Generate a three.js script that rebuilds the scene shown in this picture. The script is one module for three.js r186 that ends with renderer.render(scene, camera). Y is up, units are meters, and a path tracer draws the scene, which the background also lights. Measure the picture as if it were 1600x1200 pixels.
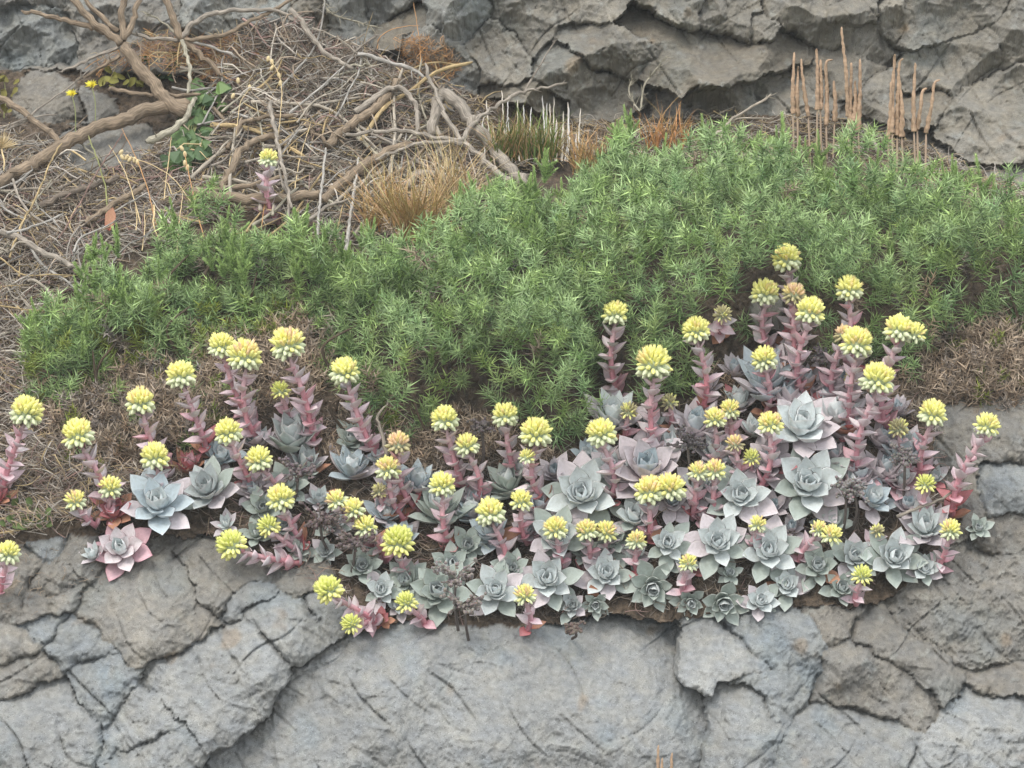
import * as THREE from 'three';
import { mergeGeometries } from 'three/addons/utils/BufferGeometryUtils.js';
import { createNoise2D } from 'simplex-noise';

// ---------- camera, sky, sun, exposure ----------
const scene = new THREE.Scene();
const camera = new THREE.PerspectiveCamera(13.68, 4 / 3, 0.1, 900);
camera.position.set(0, 0.3, 5);
camera.lookAt(0, 0, 0);
camera.updateMatrixWorld();
const renderer = new THREE.WebGLRenderer({ antialias: true });
renderer.toneMapping = THREE.LinearToneMapping;
renderer.toneMappingExposure = 1.82;
scene.fog = new THREE.FogExp2(0xe4eaec, 0.005);
renderer.shadowMap.enabled = true;
{ // an overcast sky: brighter overhead than at the horizon, faintly blue
  const W = 128, H = 64, d = new Float32Array(W * H * 4);
  for (let j = 0; j < H; j++) for (let i = 0; i < W; i++) {
    const el = ((j + 0.5) / H - 0.5) * Math.PI, s = Math.max(0, Math.sin(el));
    const L = (el > 0 ? 0.62 * (1 + 1.5 * s) / 2.5 + 0.3 : 0.46) * 1.4, k = (j * W + i) * 4;
    d[k] = L * 0.975; d[k + 1] = L; d[k + 2] = L * 1.025; d[k + 3] = 1;
  }
  const t = new THREE.DataTexture(d, W, H, THREE.RGBAFormat, THREE.FloatType);
  t.mapping = THREE.EquirectangularReflectionMapping; t.magFilter = THREE.LinearFilter; t.minFilter = THREE.LinearFilter; t.needsUpdate = true;
  scene.background = t; scene.environment = t;
}
const sun = new THREE.DirectionalLight(0xfff4e6, 1.0);
sun.position.set(-2.2, 5.5, 4.2); sun.castShadow = true; sun.shadow.radius = 34;
Object.assign(sun.shadow.camera, { left: -3, right: 3, top: 3, bottom: -3, near: 0.1, far: 20 });
sun.shadow.mapSize.set(2048, 2048);
scene.add(sun, sun.target);

// ---------- helpers ----------
let seed = 20240611;
const rnd = () => { seed = (seed + 0x6D2B79F5) | 0; let t = Math.imul(seed ^ (seed >>> 15), 1 | seed); t = (t + Math.imul(t ^ (t >>> 7), 61 | t)) ^ t; return ((t ^ (t >>> 14)) >>> 0) / 4294967296; };
const R = (a, b) => a + (b - a) * rnd();
const lerp = (a, b, t) => a + (b - a) * t, clamp = (v, a, b) => Math.min(b, Math.max(a, v));
const sstep = (a, b, v) => { const t = clamp((v - a) / (b - a), 0, 1); return t * t * (3 - 2 * t); };
const V = (x, y, z) => new THREE.Vector3(x, y, z);
const nA = createNoise2D(rnd), nB = createNoise2D(rnd), nC = createNoise2D(rnd);
const fbm = (x, y, o = 4) => { let s = 0, a = 0.5; for (let i = 0; i < o; i++) { s += a * nA(x, y); x = x * 2.03 + 17.1; y = y * 2.03 - 9.7; a *= 0.5; } return s; };
const counts = new Map();
const numbered = (n) => { const k = counts.get(n) ?? 0; counts.set(n, k + 1); return k ? n + '_' + String(k).padStart(3, '0') : n; };
function shade(o) { o.castShadow = true; o.receiveShadow = true; return o; }
function tag(o, label, category, group) { o.userData.label = label; o.userData.category = category; if (group) o.userData.group = group; return o; }
function thing(name, label, category, pos, group) { const o = new THREE.Group(); o.name = numbered(name); o.position.copy(pos); scene.add(o); return tag(o, label, category, group); }
// a mesh whose geometry is given in world coordinates, put under a thing (or part) that stands at o
function part(parent, name, geo, mat, o) { if (o) geo.translate(-o.x, -o.y, -o.z); const m = shade(new THREE.Mesh(geo, mat)); m.name = name; parent.add(m); return m; }
function alone(name, label, category, geo, mat, base, group) { geo.translate(-base.x, -base.y, -base.z); const m = shade(new THREE.Mesh(geo, mat)); m.name = numbered(name); m.position.copy(base); scene.add(m); return tag(m, label, category, group); }

function noiseTex(size, fn, srgb) {
  const d = new Uint8Array(size * size * 4);
  for (let j = 0; j < size; j++) for (let i = 0; i < size; i++) { const c = fn(i / size, j / size), k = (j * size + i) * 4; d[k] = clamp(c[0], 0, 1) * 255; d[k + 1] = clamp(c[1], 0, 1) * 255; d[k + 2] = clamp(c[2], 0, 1) * 255; d[k + 3] = 255; }
  const t = new THREE.DataTexture(d, size, size, THREE.RGBAFormat); t.wrapS = t.wrapT = THREE.RepeatWrapping; t.magFilter = THREE.LinearFilter; t.minFilter = THREE.LinearFilter;
  if (srgb) t.colorSpace = THREE.SRGBColorSpace; t.needsUpdate = true; return t;
}
// noise that tiles: blend of four shifted copies
const tiled = (f) => (u, v) => { const a = f(u, v), b = f(u - 1, v), c = f(u, v - 1), d = f(u - 1, v - 1), p = u, q = v, w = [(1 - p) * (1 - q), p * (1 - q), (1 - p) * q, p * q]; const n = Math.hypot(...w); return (a * w[0] + b * w[1] + c * w[2] + d * w[3]) / n; };
const tGrain = tiled((u, v) => fbm(u * 22, v * 22, 6)), tPits = tiled((u, v) => nB(u * 90, v * 90)), tPatch = tiled((u, v) => fbm(u * 7 + 40, v * 7, 3)), tSpeck = tiled((u, v) => nC(u * 115, v * 115));
const rockBump = noiseTex(1024, (u, v) => { const p = tPits(u, v), h = 0.5 + 0.38 * tGrain(u, v) - 0.22 * Math.max(0, p - 0.35) + 0.08 * tSpeck(u, v); return [h, h, h]; });
const rockColor = noiseTex(1024, (u, v) => { const s = tSpeck(u, v), g = tGrain(u, v), p = tPatch(u, v), b = 0.86 + 0.11 * g + (s > 0.72 ? 0.12 : s < -0.74 ? -0.16 : 0) + 0.04 * p; return [b * (1 + 0.02 * p), b, b * (1 - 0.035 * p)]; }, true);
const leafColor = noiseTex(512, (u, v) => { const g = tGrain(u, v), s = tSpeck(u, v), b = 0.955 + 0.06 * g + (s < -0.78 ? -0.1 : 0); return [b, b, b * (1 + 0.01 * g)]; }, true);
const barkBump = noiseTex(512, (u, v) => { const h = 0.5 + 0.5 * tiled((a, b) => fbm(a * 26, b * 5, 5))(u, v); return [h, h, h]; });
const barkColor = noiseTex(512, (u, v) => { const h = tiled((a, b) => fbm(a * 30, b * 4, 4))(u, v), b = 0.84 + 0.26 * h; return [b, b * 0.985, b * 0.96]; }, true);
const soilColor = noiseTex(512, (u, v) => { const b = 0.8 + 0.3 * tGrain(u, v) + 0.12 * tSpeck(u, v); return [b, b * 0.98, b * 0.95]; }, true);
const std = (o) => new THREE.MeshStandardMaterial({ roughness: 0.9, metalness: 0, ...o });
const M = {
  rock: std({ vertexColors: true, map: rockColor, bumpMap: rockBump, bumpScale: 0.0024, roughness: 0.92 }),
  soil: std({ vertexColors: true, map: soilColor, bumpMap: rockBump, bumpScale: 0.004, roughness: 1 }),
  leaf: std({ vertexColors: true, map: leafColor, roughness: 0.72 }),
  flower: std({ vertexColors: true, roughness: 0.6 }),
  stem: std({ vertexColors: true, map: leafColor, roughness: 0.65 }),
  bark: std({ vertexColors: true, map: barkColor, bumpMap: barkBump, bumpScale: 0.0014, roughness: 0.95 }),
  green: std({ vertexColors: true, roughness: 0.55 }),
  dry: std({ vertexColors: true, roughness: 0.85 }),
  litter: std({ color: 0xffffff, roughness: 0.95 }),
};

function setColors(g, fn) {
  const p = g.attributes.position, c = new Float32Array(p.count * 3), o = [0, 0, 0];
  for (let i = 0; i < p.count; i++) { fn(p.getX(i), p.getY(i), p.getZ(i), o, i); c[3 * i] = o[0]; c[3 * i + 1] = o[1]; c[3 * i + 2] = o[2]; }
  g.setAttribute('color', new THREE.BufferAttribute(c, 3)); return g;
}
// a tapered, slightly knobbly tube through points; col(t) gives its colour along it
function tube(pts, r0, r1, { radial = 7, seg = 0, knob = 0.12, col, wob = 0, flat = 1 } = {}) {
  const curve = new THREE.CatmullRomCurve3(pts.length > 1 ? pts : [pts[0], pts[0].clone().add(V(0, 0.001, 0))], false, 'centripetal');
  const len = curve.getLength(); if (!seg) seg = Math.max(3, Math.min(60, Math.round(len / 0.008)));
  const fr = curve.computeFrenetFrames(seg, false), P = [], UV = [], I = [], C = [], ph = R(0, 100);
  for (let i = 0; i <= seg; i++) {
    const t = i / seg, p = curve.getPointAt(t), r = lerp(r0, r1, t) * (i === seg ? 0.45 : 1);
    if (wob) p.add(V(nB(ph + t * len * 40, 1) * wob, nB(ph + t * len * 40, 9) * wob, nB(ph + t * len * 40, 17) * wob));
    const c = col ? col(t) : [0.3, 0.3, 0.3];
    for (let k = 0; k <= radial; k++) {
      const a = (k / radial) * Math.PI * 2, kk = k % radial, rr = r * (1 + knob * nC(ph + t * len * 60, kk * 1.7)), q = fr.normals[i].clone().multiplyScalar(Math.cos(a) * rr).addScaledVector(fr.binormals[i], Math.sin(a) * rr * flat).add(p);
      P.push(q.x, q.y, q.z); UV.push((k / radial) * Math.max(0.02, r * 6.3) * 8, t * len * 8); C.push(c[0], c[1], c[2]);
    }
  }
  const n = radial + 1;
  for (let i = 0; i < seg; i++) for (let k = 0; k < radial; k++) { const a = i * n + k, b = a + n; I.push(a, b, a + 1, b, b + 1, a + 1); }
  for (const [i, flip] of [[0, 1], [seg, 0]]) { // closed ends
    const c = P.length / 3, p = curve.getPointAt(i / seg); P.push(p.x, p.y, p.z); UV.push(0, 0); const cc = col ? col(i / seg) : [0.3, 0.3, 0.3]; C.push(...cc);
    for (let k = 0; k < radial; k++) { const a = i * n + k; flip ? I.push(c, a, a + 1) : I.push(c, a + 1, a); }
  }
  const g = new THREE.BufferGeometry();
  g.setAttribute('position', new THREE.Float32BufferAttribute(P, 3)); g.setAttribute('uv', new THREE.Float32BufferAttribute(UV, 2)); g.setAttribute('color', new THREE.Float32BufferAttribute(C, 3));
  g.setIndex(I); g.computeVertexNormals(); return g;
}
const FINE = 0.0023;
// ---------- the bank: a depth for every place (x, y) of a bluff that faces +z; 1 unit of the tables = 1 mm ----------
const cols = [-200, 250, 500, 750, 1000, 1250, 1450, 1700];
const rows = [
  ['top', -300, [-960, -940, -920, -900, -880, -860, -840, -820]],
  ['cliff', 60, [-800, -800, -800, -800, -780, -760, -740, -720]],
  ['undercut', 150, [-720, -720, -740, -780, -785, -755, -700, -660]],
  ['gully', 235, [-610, -610, -630, -690, -690, -640, -580, -560]],
  ['gorse crest', 330, [-500, -500, -500, -480, -430, -420, -430, -460]],
  ['gorse', 420, [-400, -390, -360, -330, -300, -310, -330, -370]],
  ['gorse foot', 520, [-290, -270, -250, -240, -215, -225, -240, -270]],
  ['shelf', 640, [-170, -170, -170, -160, -150, -150, -160, -170]],
  ['plants', 760, [-70, -90, -100, -100, -90, -80, -90, -100]],
  ['lip', 860, [20, 10, -40, -50, -40, -35, -40, -40]],
  ['slope', 960, [90, 85, 45, 10, 10, 15, 5, 5]],
  ['slope', 1060, [150, 150, 125, 95, 100, 95, 75, 65]],
  ['foot', 1200, [240, 235, 225, 200, 190, 185, 170, 160]],
  ['foot', 1600, [480, 470, 450, 430, 420, 410, 400, 390]],
];
const BX0 = -1.4, BY0 = -1.1, BS = 0.01, BW = 281, BH = 231;
let base = new Float32Array(BW * BH);
for (let j = 0; j < BH; j++) for (let i = 0; i < BW; i++) {
  const u = 800 + (BX0 + i * BS) * 1000, v = 600 - (BY0 + j * BS) * 1000;
  let c = 0; while (c < cols.length - 2 && u > cols[c + 1]) c++;
  let r = 0; while (r < rows.length - 2 && v > rows[r + 1][1]) r++;
  const s = clamp((u - cols[c]) / (cols[c + 1] - cols[c]), 0, 1), t = clamp((v - rows[r][1]) / (rows[r + 1][1] - rows[r][1]), 0, 1);
  base[j * BW + i] = lerp(lerp(rows[r][2][c], rows[r][2][c + 1], s), lerp(rows[r + 1][2][c], rows[r + 1][2][c + 1], s), t) / 1000;
}
for (let pass = 0; pass < 6; pass++) {
  const o = new Float32Array(BW * BH), h = pass % 2;
  for (let j = 0; j < BH; j++) for (let i = 0; i < BW; i++) {
    let s = 0, n = 0;
    for (let k = -3; k <= 3; k++) { const a = h ? i : clamp(i + k, 0, BW - 1), b = h ? clamp(j + k, 0, BH - 1) : j; s += base[b * BW + a]; n++; }
    o[j * BW + i] = s / n;
  }
  base = o;
}
function baseZ(x, y) {
  const fx = clamp((x - BX0) / BS, 0, BW - 1.001), fy = clamp((y - BY0) / BS, 0, BH - 1.001), i = fx | 0, j = fy | 0, s = fx - i, t = fy - j, k = j * BW + i;
  let z = lerp(lerp(base[k], base[k + 1], s), lerp(base[k + BW], base[k + BW + 1], s), t);
  if (y > 1.15) z -= (y - 1.15) * 0.35; if (y < -1.05) z += (-1.05 - y) * 0.7;
  return z;
}
// where the sight line through a place of the photograph meets the bank (lift: metres in front of it)
const rayTo = (u, v) => V(u / 800 - 1, 1 - v / 600, 0.5).unproject(camera).sub(camera.position).normalize();
function meet(u, v, zf, lift = 0) {
  const d = rayTo(u, v), o = camera.position, at = (t) => o.z + d.z * t - zf(o.x + d.x * t, o.y + d.y * t) - lift;
  let a = 3.9, b = 3.9; while (b < 6.6 && at(b) > 0) { a = b; b += 0.02; }
  for (let k = 0; k < 14; k++) { const m = (a + b) / 2; at(m) > 0 ? a = m : b = m; }
  return o.clone().addScaledVector(d, b);
}
const onBase = (u, v) => meet(u, v, baseZ);
const inPlane = (u, v, z) => { const d = rayTo(u, v); return camera.position.clone().addScaledVector(d, (z - camera.position.z) / d.z); };
const worldPoly = (flat) => { const p = []; for (let i = 0; i < flat.length; i += 2) { const q = onBase(flat[i], flat[i + 1]); p.push([q.x, q.y]); } return p; };
const boxOf = (p) => { const b = [9, 9, -9, -9]; for (const [x, y] of p) { b[0] = Math.min(b[0], x); b[1] = Math.min(b[1], y); b[2] = Math.max(b[2], x); b[3] = Math.max(b[3], y); } return b; };
function inside(p, x, y) { let c = false; for (let i = 0, j = p.length - 1; i < p.length; j = i++) { const [xi, yi] = p[i], [xj, yj] = p[j]; if ((yi > y) !== (yj > y) && x < ((xj - xi) * (y - yi)) / (yj - yi) + xi) c = !c; } return c; }
function edge(p, x, y) { let m = 9; for (let i = 0, j = p.length - 1; i < p.length; j = i++) { const [ax, ay] = p[j], [bx, by] = p[i], dx = bx - ax, dy = by - ay, t = clamp(((x - ax) * dx + (y - ay) * dy) / (dx * dx + dy * dy + 1e-12), 0, 1), d = Math.hypot(x - ax - t * dx, y - ay - t * dy); if (d < m) m = d; } return m; }

// stones of the outcrop: outline, how far it stands proud (mm), lean to the right and upward, colour
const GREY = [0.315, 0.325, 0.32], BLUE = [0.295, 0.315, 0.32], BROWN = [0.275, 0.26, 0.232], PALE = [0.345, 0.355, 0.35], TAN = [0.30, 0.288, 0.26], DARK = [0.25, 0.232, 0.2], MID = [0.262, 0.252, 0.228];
const stones = [];
const stone = (flat, off, lx, ly, color, o = {}) => { const p = worldPoly(flat), b = boxOf(p); stones.push({ p, b, off: off / 1000, lx, ly, color, cx: (b[0] + b[2]) / 2, cy: (b[1] + b[3]) / 2, round: 1, facet: 1, rough: 1, ...o }); };
// lower left
stone([115, 962, 135, 932, 162, 911, 216, 905, 256, 888, 290, 894, 300, 911, 305, 942, 297, 975, 294, 1006, 250, 1023, 199, 1036, 179, 1016, 148, 986], 16, 0.05, 0.1, TAN, { round: 1.9 });
stone([306, 942, 324, 959, 337, 975, 304, 1002, 297, 1000, 299, 970], 6, 0, 0.1, BROWN);
stone([290, 846, 324, 834, 365, 842, 405, 874, 425, 901, 371, 905, 358, 935, 337, 968, 307, 935, 314, 915, 302, 903, 287, 874], 10, -0.08, 0.1, MID, { round: 1.5 });
stone([358, 942, 398, 908, 432, 926, 408, 940, 385, 946, 337, 972], 2, 0.05, 0, GREY);
stone([418, 872, 506, 866, 530, 893, 489, 918, 466, 930, 434, 922, 424, 901], 8, 0.1, 0.1, BROWN, { round: 1.3 });
stone([385, 954, 408, 944, 439, 930, 470, 937, 518, 999, 472, 1036, 452, 1016, 435, 992, 405, 969], 6, 0.02, 0.05, GREY);
stone([474, 932, 540, 932, 566, 966, 521, 1002, 499, 969], 2, 0.15, 0, GREY);
stone([243, 1043, 317, 1004, 358, 984, 388, 989, 435, 1033, 442, 1050, 432, 1083, 415, 1120, 371, 1154, 321, 1181, 309, 1144, 292, 1134, 272, 1107, 242, 1087, 221, 1056], 12, 0.08, 0.05, PALE, { round: 1.7 });
stone([64, 1016, 115, 967, 146, 989, 177, 1023, 135, 1033, 98, 1050, 78, 1033], 6, 0, 0.1, BLUE);
stone([98, 1053, 135, 1037, 187, 1031, 209, 1050, 203, 1083, 182, 1114, 157, 1142, 113, 1083], 8, 0.1, 0, BLUE, { round: 1.4 });
stone([-30, 1043, 67, 1020, 91, 1056, 20, 1090, -30, 1077], 4, 0.05, 0.05, TAN);
stone([-30, 989, 37, 986, 62, 1016, 14, 1038, -30, 1036], 10, 0, 0.2, TAN);
stone([20, 1096, 94, 1062, 133, 1114, 153, 1146, 145, 1195, 100, 1230, -40, 1230, -40, 1121], 10, 0.06, 0.05, PALE, { round: 1.6 });
stone([205, 1087, 236, 1086, 268, 1112, 288, 1134, 236, 1154, 176, 1179, 150, 1196, 156, 1165, 184, 1117], 4, 0, 0.05, PALE);
stone([169, 1190, 290, 1140, 312, 1170, 312, 1190, 297, 1230, 145, 1230], 2, 0.05, -0.1, GREY, { rough: 2 });
stone([78, 938, 115, 932, 112, 959, 82, 959], 12, 0.2, 0.2, TAN);
stone([37, 935, 74, 935, 77, 957, 44, 972], 8, 0, 0.2, BROWN);
stone([37, 982, 101, 961, 104, 969, 76, 999, 57, 1003], -4, 0, 0.1, BLUE);
stone([54, 854, 91, 850, 88, 868, 64, 879], 4, 0, 0.2, BLUE);
stone([44, 915, 66, 883, 138, 837, 143, 906, 88, 925, 61, 932], 6, 0.15, 0.1, MID, { rough: 1.5 });
stone([-30, 880, 30, 878, 62, 881, 35, 915, 25, 960, -30, 975], 2, 0.1, 0, BROWN, { rough: 1.6 });
// the big slab in the middle
stone([316, 1230, 327, 1187, 377, 1160, 427, 1122, 444, 1087, 474, 1046, 522, 1012, 562, 990, 640, 982, 800, 982, 960, 965, 1040, 985, 1058, 1060, 1106, 1088, 1110, 1130, 1096, 1200, 1090, 1230], 8, 0.0, 0.04, PALE, { round: 1.4, facet: 0.55 });
// lower right
stone([1078, 1008, 1086, 985, 1124, 975, 1176, 1020, 1204, 1046, 1130, 1065, 1105, 1083, 1062, 1062], 5, -0.16, 0.22, PALE, { round: 0.8 });
stone([1127, 972, 1151, 946, 1249, 946, 1270, 982, 1280, 1016, 1277, 1056, 1250, 1117, 1230, 1131, 1208, 1124, 1186, 1077, 1131, 1068, 1206, 1047, 1178, 1020], 8, 0.1, 0.1, BLUE, { round: 1.2, facet: 1.3 });
stone([1106, 1089, 1127, 1071, 1184, 1080, 1205, 1125, 1219, 1135, 1208, 1171, 1195, 1230, 1112, 1230, 1098, 1190], 3, 0.08, -0.1, GREY, { facet: 1.2 });
stone([1291, 1030, 1330, 1004, 1384, 1035, 1416, 1055, 1463, 1094, 1461, 1121, 1435, 1142, 1364, 1119, 1297, 1102, 1271, 1102, 1294, 1056], 8, 0.04, 0, MID, { facet: 1.7 });
stone([1337, 971, 1381, 961, 1423, 994, 1480, 1025, 1497, 1050, 1493, 1087, 1466, 1090, 1419, 1052, 1392, 1032, 1341, 1006], 14, 0.1, 0.08, MID, { round: 1.3 });
stone([1400, 955, 1430, 905, 1484, 868, 1640, 874, 1640, 1029, 1549, 1039, 1500, 1034, 1466, 1007, 1420, 988], 6, 0.02, 0.06, TAN, { facet: 1.5, rough: 1.7, cell: 0.045 });
stone([1534, 1063, 1640, 1036, 1640, 1080, 1566, 1088, 1541, 1082], 8, 0, 0.2, BROWN);
stone([1467, 1139, 1507, 1099, 1566, 1096, 1640, 1102, 1640, 1230, 1426, 1230, 1437, 1178], 8, 0.03, 0.1, PALE, { facet: 1.3, rough: 1.4 });
stone([1264, 1112, 1297, 1109, 1364, 1126, 1433, 1148, 1412, 1191, 1402, 1230, 1210, 1230, 1244, 1139], 5, -0.04, -0.02, GREY, { facet: 1.4 });
stone([1254, 947, 1350, 950, 1330, 989, 1296, 999, 1280, 981], -8, 0, 0.1, BROWN);
stone([1465, 638, 1640, 620, 1640, 720, 1530, 723, 1482, 736, 1458, 704], 12, 0.05, 0.16, MID, { round: 1.6 });
stone([1531, 728, 1640, 725, 1640, 800, 1541, 800, 1529, 764], 14, 0.1, 0.15, BLUE, { round: 1.6 });
stone([1450, 742, 1526, 730, 1526, 764, 1538, 802, 1480, 800], 0, 0.1, 0, BROWN);
stone([1545, 806, 1640, 804, 1640, 868, 1530, 862], 4, 0, -0.1, BROWN);
// the cliff behind
const cl = { cliff: 1, facet: 1.7, round: 0.12, chisel: 0.3 };
stone([575, -30, 650, -30, 640, 3, 585, 38, 570, 20], 25, -0.05, 0.35, GREY, cl);
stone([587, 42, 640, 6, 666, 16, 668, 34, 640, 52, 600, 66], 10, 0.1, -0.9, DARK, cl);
stone([668, 14, 680, -30, 762, -30, 766, 14, 739, 57, 719, 70, 690, 47, 669, 33], 30, 0.02, 0.1, GREY, cl);
stone([658, 44, 686, 49, 725, 79, 752, 112, 748, 128, 692, 125, 660, 85, 636, 60], 24, -0.05, 0.3, GREY, cl);
stone([735, 61, 773, 36, 800, 56, 826, 95, 810, 132, 760, 132, 754, 108, 730, 78], 30, 0.0, 0.2, TAN, cl);
stone([765, -30, 868, -30, 868, 50, 854, 54, 836, 88, 814, 66, 787, 34, 768, 14], 30, 0.25, 0.1, MID, cl);
stone([871, -30, 989, -30, 985, 5, 948, 36, 871, 33], 55, 0.0, 0.25, TAN, cl);
stone([874, 42, 948, 39, 988, 46, 1036, 81, 1002, 110, 945, 95, 905, 86, 871, 62], 38, 0.05, -0.25, MID, cl);
stone([830, 98, 868, 67, 905, 92, 920, 132, 979, 135, 996, 159, 948, 176, 908, 182, 891, 162, 868, 135], 22, 0.1, -0.2, MID, cl);
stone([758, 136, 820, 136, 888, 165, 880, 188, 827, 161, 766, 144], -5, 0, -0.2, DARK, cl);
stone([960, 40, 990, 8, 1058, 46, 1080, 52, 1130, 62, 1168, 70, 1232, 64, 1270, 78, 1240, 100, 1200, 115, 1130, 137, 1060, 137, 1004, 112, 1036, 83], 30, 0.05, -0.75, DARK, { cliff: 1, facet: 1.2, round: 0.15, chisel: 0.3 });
stone([992, 0, 1058, -30, 1097, -30, 1080, 48, 1060, 42], 62, 0.05, 0.15, TAN, cl);
stone([1097, 35, 1120, -30, 1200, -30, 1186, 14, 1171, 33, 1168, 66, 1131, 46, 1111, 42], 56, 0.1, -0.15, MID, cl);
stone([1172, 34, 1188, 20, 1202, 60, 1171, 66], 50, 0.3, 0, TAN, cl);
stone([1188, -30, 1283, -30, 1286, 37, 1364, 45, 1391, 84, 1381, 98, 1317, 74, 1279, 62, 1249, 37, 1215, 22, 1195, 17], 46, -0.05, 0.2, TAN, cl);
stone([1286, 8, 1364, -30, 1365, 36, 1347, 41, 1288, 35], 60, 0, -0.35, MID, cl);
stone([1368, 10, 1396, 8, 1407, 50, 1391, 61, 1368, 50], 50, 0.2, 0, TAN, cl);
stone([1411, 2, 1430, -30, 1539, -30, 1563, 20, 1526, 46, 1465, 63, 1428, 73, 1413, 60], 60, 0.05, -0.4, MID, cl);
stone([1411, 108, 1431, 85, 1478, 69, 1512, 58, 1539, 48, 1560, 81, 1532, 124, 1485, 147, 1458, 137, 1431, 144, 1412, 141], 52, -0.05, 0.25, TAN, cl);
stone([1543, 44, 1572, 18, 1640, 10, 1640, 50, 1573, 98, 1561, 78], 62, -0.05, 0.2, MID, cl);
stone([1482, 159, 1534, 130, 1566, 125, 1640, 80, 1640, 240, 1546, 243, 1499, 226, 1478, 206], 48, 0.02, 0.16, TAN, cl);
stone([1347, 135, 1381, 118, 1384, 148, 1374, 179, 1357, 169], 40, 0.1, 0.2, TAN, cl);
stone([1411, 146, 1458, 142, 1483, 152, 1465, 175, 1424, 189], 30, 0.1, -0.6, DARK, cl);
stone([1280, 90, 1316, 78, 1378, 102, 1345, 132, 1300, 140], 20, 0, 0.1, MID, cl);
stone([1180, 128, 1240, 108, 1290, 120, 1290, 160, 1200, 170], 5, 0, 0.5, TAN, cl);
stone([1080, 146, 1130, 142, 1176, 136, 1190, 172, 1110, 178], -4, 0, 0.5, TAN, cl);
stone([297, -30, 432, -30, 479, 50, 425, 57, 350, 62, 304, 34], 20, 0.02, 0.2, GREY, cl);
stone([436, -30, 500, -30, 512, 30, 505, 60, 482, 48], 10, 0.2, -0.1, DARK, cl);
stone([503, -30, 572, -30, 568, 22, 580, 42, 560, 60, 514, 50], 34, 0, 0.2, GREY, cl);
stone([-40, 34, 34, 20, 91, 34, 105, 88, 61, 95, -40, 101], 20, 0.1, 0.1, BLUE, { cliff: 1, facet: 2.4, cell: 0.03, round: 0.4 });
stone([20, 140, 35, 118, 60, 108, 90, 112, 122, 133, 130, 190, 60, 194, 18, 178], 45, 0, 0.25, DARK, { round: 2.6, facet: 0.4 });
stone([124, 134, 160, 143, 182, 157, 187, 178, 149, 196, 100, 198, 132, 188], 30, 0.1, 0.1, MID, { round: 1.6, facet: 0.5 });
stone([100, 206, 200, 190, 242, 196, 240, 236, 190, 262, 148, 285, 92, 290, 80, 230], 12, 0, 0.1, MID, { facet: 0.7 });
stone([1170, 474, 1188, 458, 1222, 470, 1222, 520, 1180, 515], 60, 0, 0, BROWN, { round: 1.5 });
// earth and litter, where plants root
const earth = worldPoly([-500, 130, 0, 110, 100, 110, 250, 120, 420, 90, 540, 60, 620, 120, 700, 140, 760, 150, 900, 190, 1000, 190, 1100, 180, 1250, 180, 1350, 195, 1450, 230, 1500, 262, 1640, 300, 1900, 330, 1900, 600, 1600, 612, 1460, 636, 1455, 720, 1510, 795, 1470, 860, 1400, 935, 1330, 960, 1250, 946, 1050, 972, 800, 976, 640, 976, 560, 984, 520, 930, 430, 868, 340, 836, 290, 842, 140, 836, 60, 846, -50, 860, -500, 870]);
const earthBox = boxOf(earth);
const h2 = (i, j, k) => { let h = Math.imul(i, 374761393) + Math.imul(j, 668265263) + Math.imul(k, 2147483647); h = Math.imul(h ^ (h >>> 13), 1274126177); return ((h ^ (h >>> 16)) >>> 0) / 4294967296; };
const wor = { f1: 0, f2: 0, i: 0, j: 0, dx: 0, dy: 0 };
function worley(x, y) {
  const ci = Math.floor(x), cj = Math.floor(y); wor.f1 = wor.f2 = 9;
  for (let a = -1; a < 2; a++) for (let b = -1; b < 2; b++) {
    const i = ci + a, j = cj + b, dx = x - i - h2(i, j, 1), dy = y - j - h2(i, j, 2), d = Math.hypot(dx, dy);
    if (d < wor.f1) { wor.f2 = wor.f1; wor.f1 = d; wor.i = i; wor.j = j; wor.dx = dx; wor.dy = dy; } else if (d < wor.f2) wor.f2 = d;
  }
  return wor;
}
// chiselled faces that cut the corners off each stone
stones.forEach((s, k) => {
  if (s.cliff) s.color = [s.color[0] * 0.92, s.color[1] * 0.9, s.color[2] * 0.85];
  if (!s.cliff) s.color = s.color.map((v) => v * 0.94);
  if (!s.cliff && s.cy < 0) { s.ly = -0.03 - Math.abs(s.ly) * 0.9; s.off += 0.002; }
  s.faces = []; const n = s.cliff ? 6 : 5, a0 = h2(k, 3, 1) * 6.28;
  for (let i = 0; i < n; i++) { const a = a0 + (i + (h2(k, i, 2) - 0.5) * 0.8) * 6.283 / n, dx = Math.cos(a), dy = Math.sin(a); let far = 0; for (const [x, y] of s.p) far = Math.max(far, (x - s.cx) * dx + (y - s.cy) * dy); s.faces.push([dx, dy, far * (0.35 + 0.6 * h2(k, i, 4)), (s.cliff ? 0.5 + 1.1 * h2(k, i, 6) : 0.12 + 0.4 * h2(k, i, 6)) * (s.chisel ?? 1)]); }
});
// straight fractures: short lines of two families
function fracture(x, y, a, gap, len, k) {
  const c = Math.cos(a), s = Math.sin(a), r = (x * c + y * s) / gap + 0.25 * nA(x * 6 + k, y * 6), i = Math.floor(r), m = i + 0.25 + 0.5 * h2(i, k, 1), d = Math.abs(r - m) * gap, l = (y * c - x * s) / len + 9 * h2(i, k, 2), j = Math.floor(l), t = l - j;
  if (h2(i, j, k + 5) < 0.45) return 0;
  return Math.exp(-Math.pow(d / 0.0017, 1.5)) * sstep(0, 0.3, t) * sstep(1, 0.7, t) * (0.4 + h2(i, j, k + 9));
}
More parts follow.
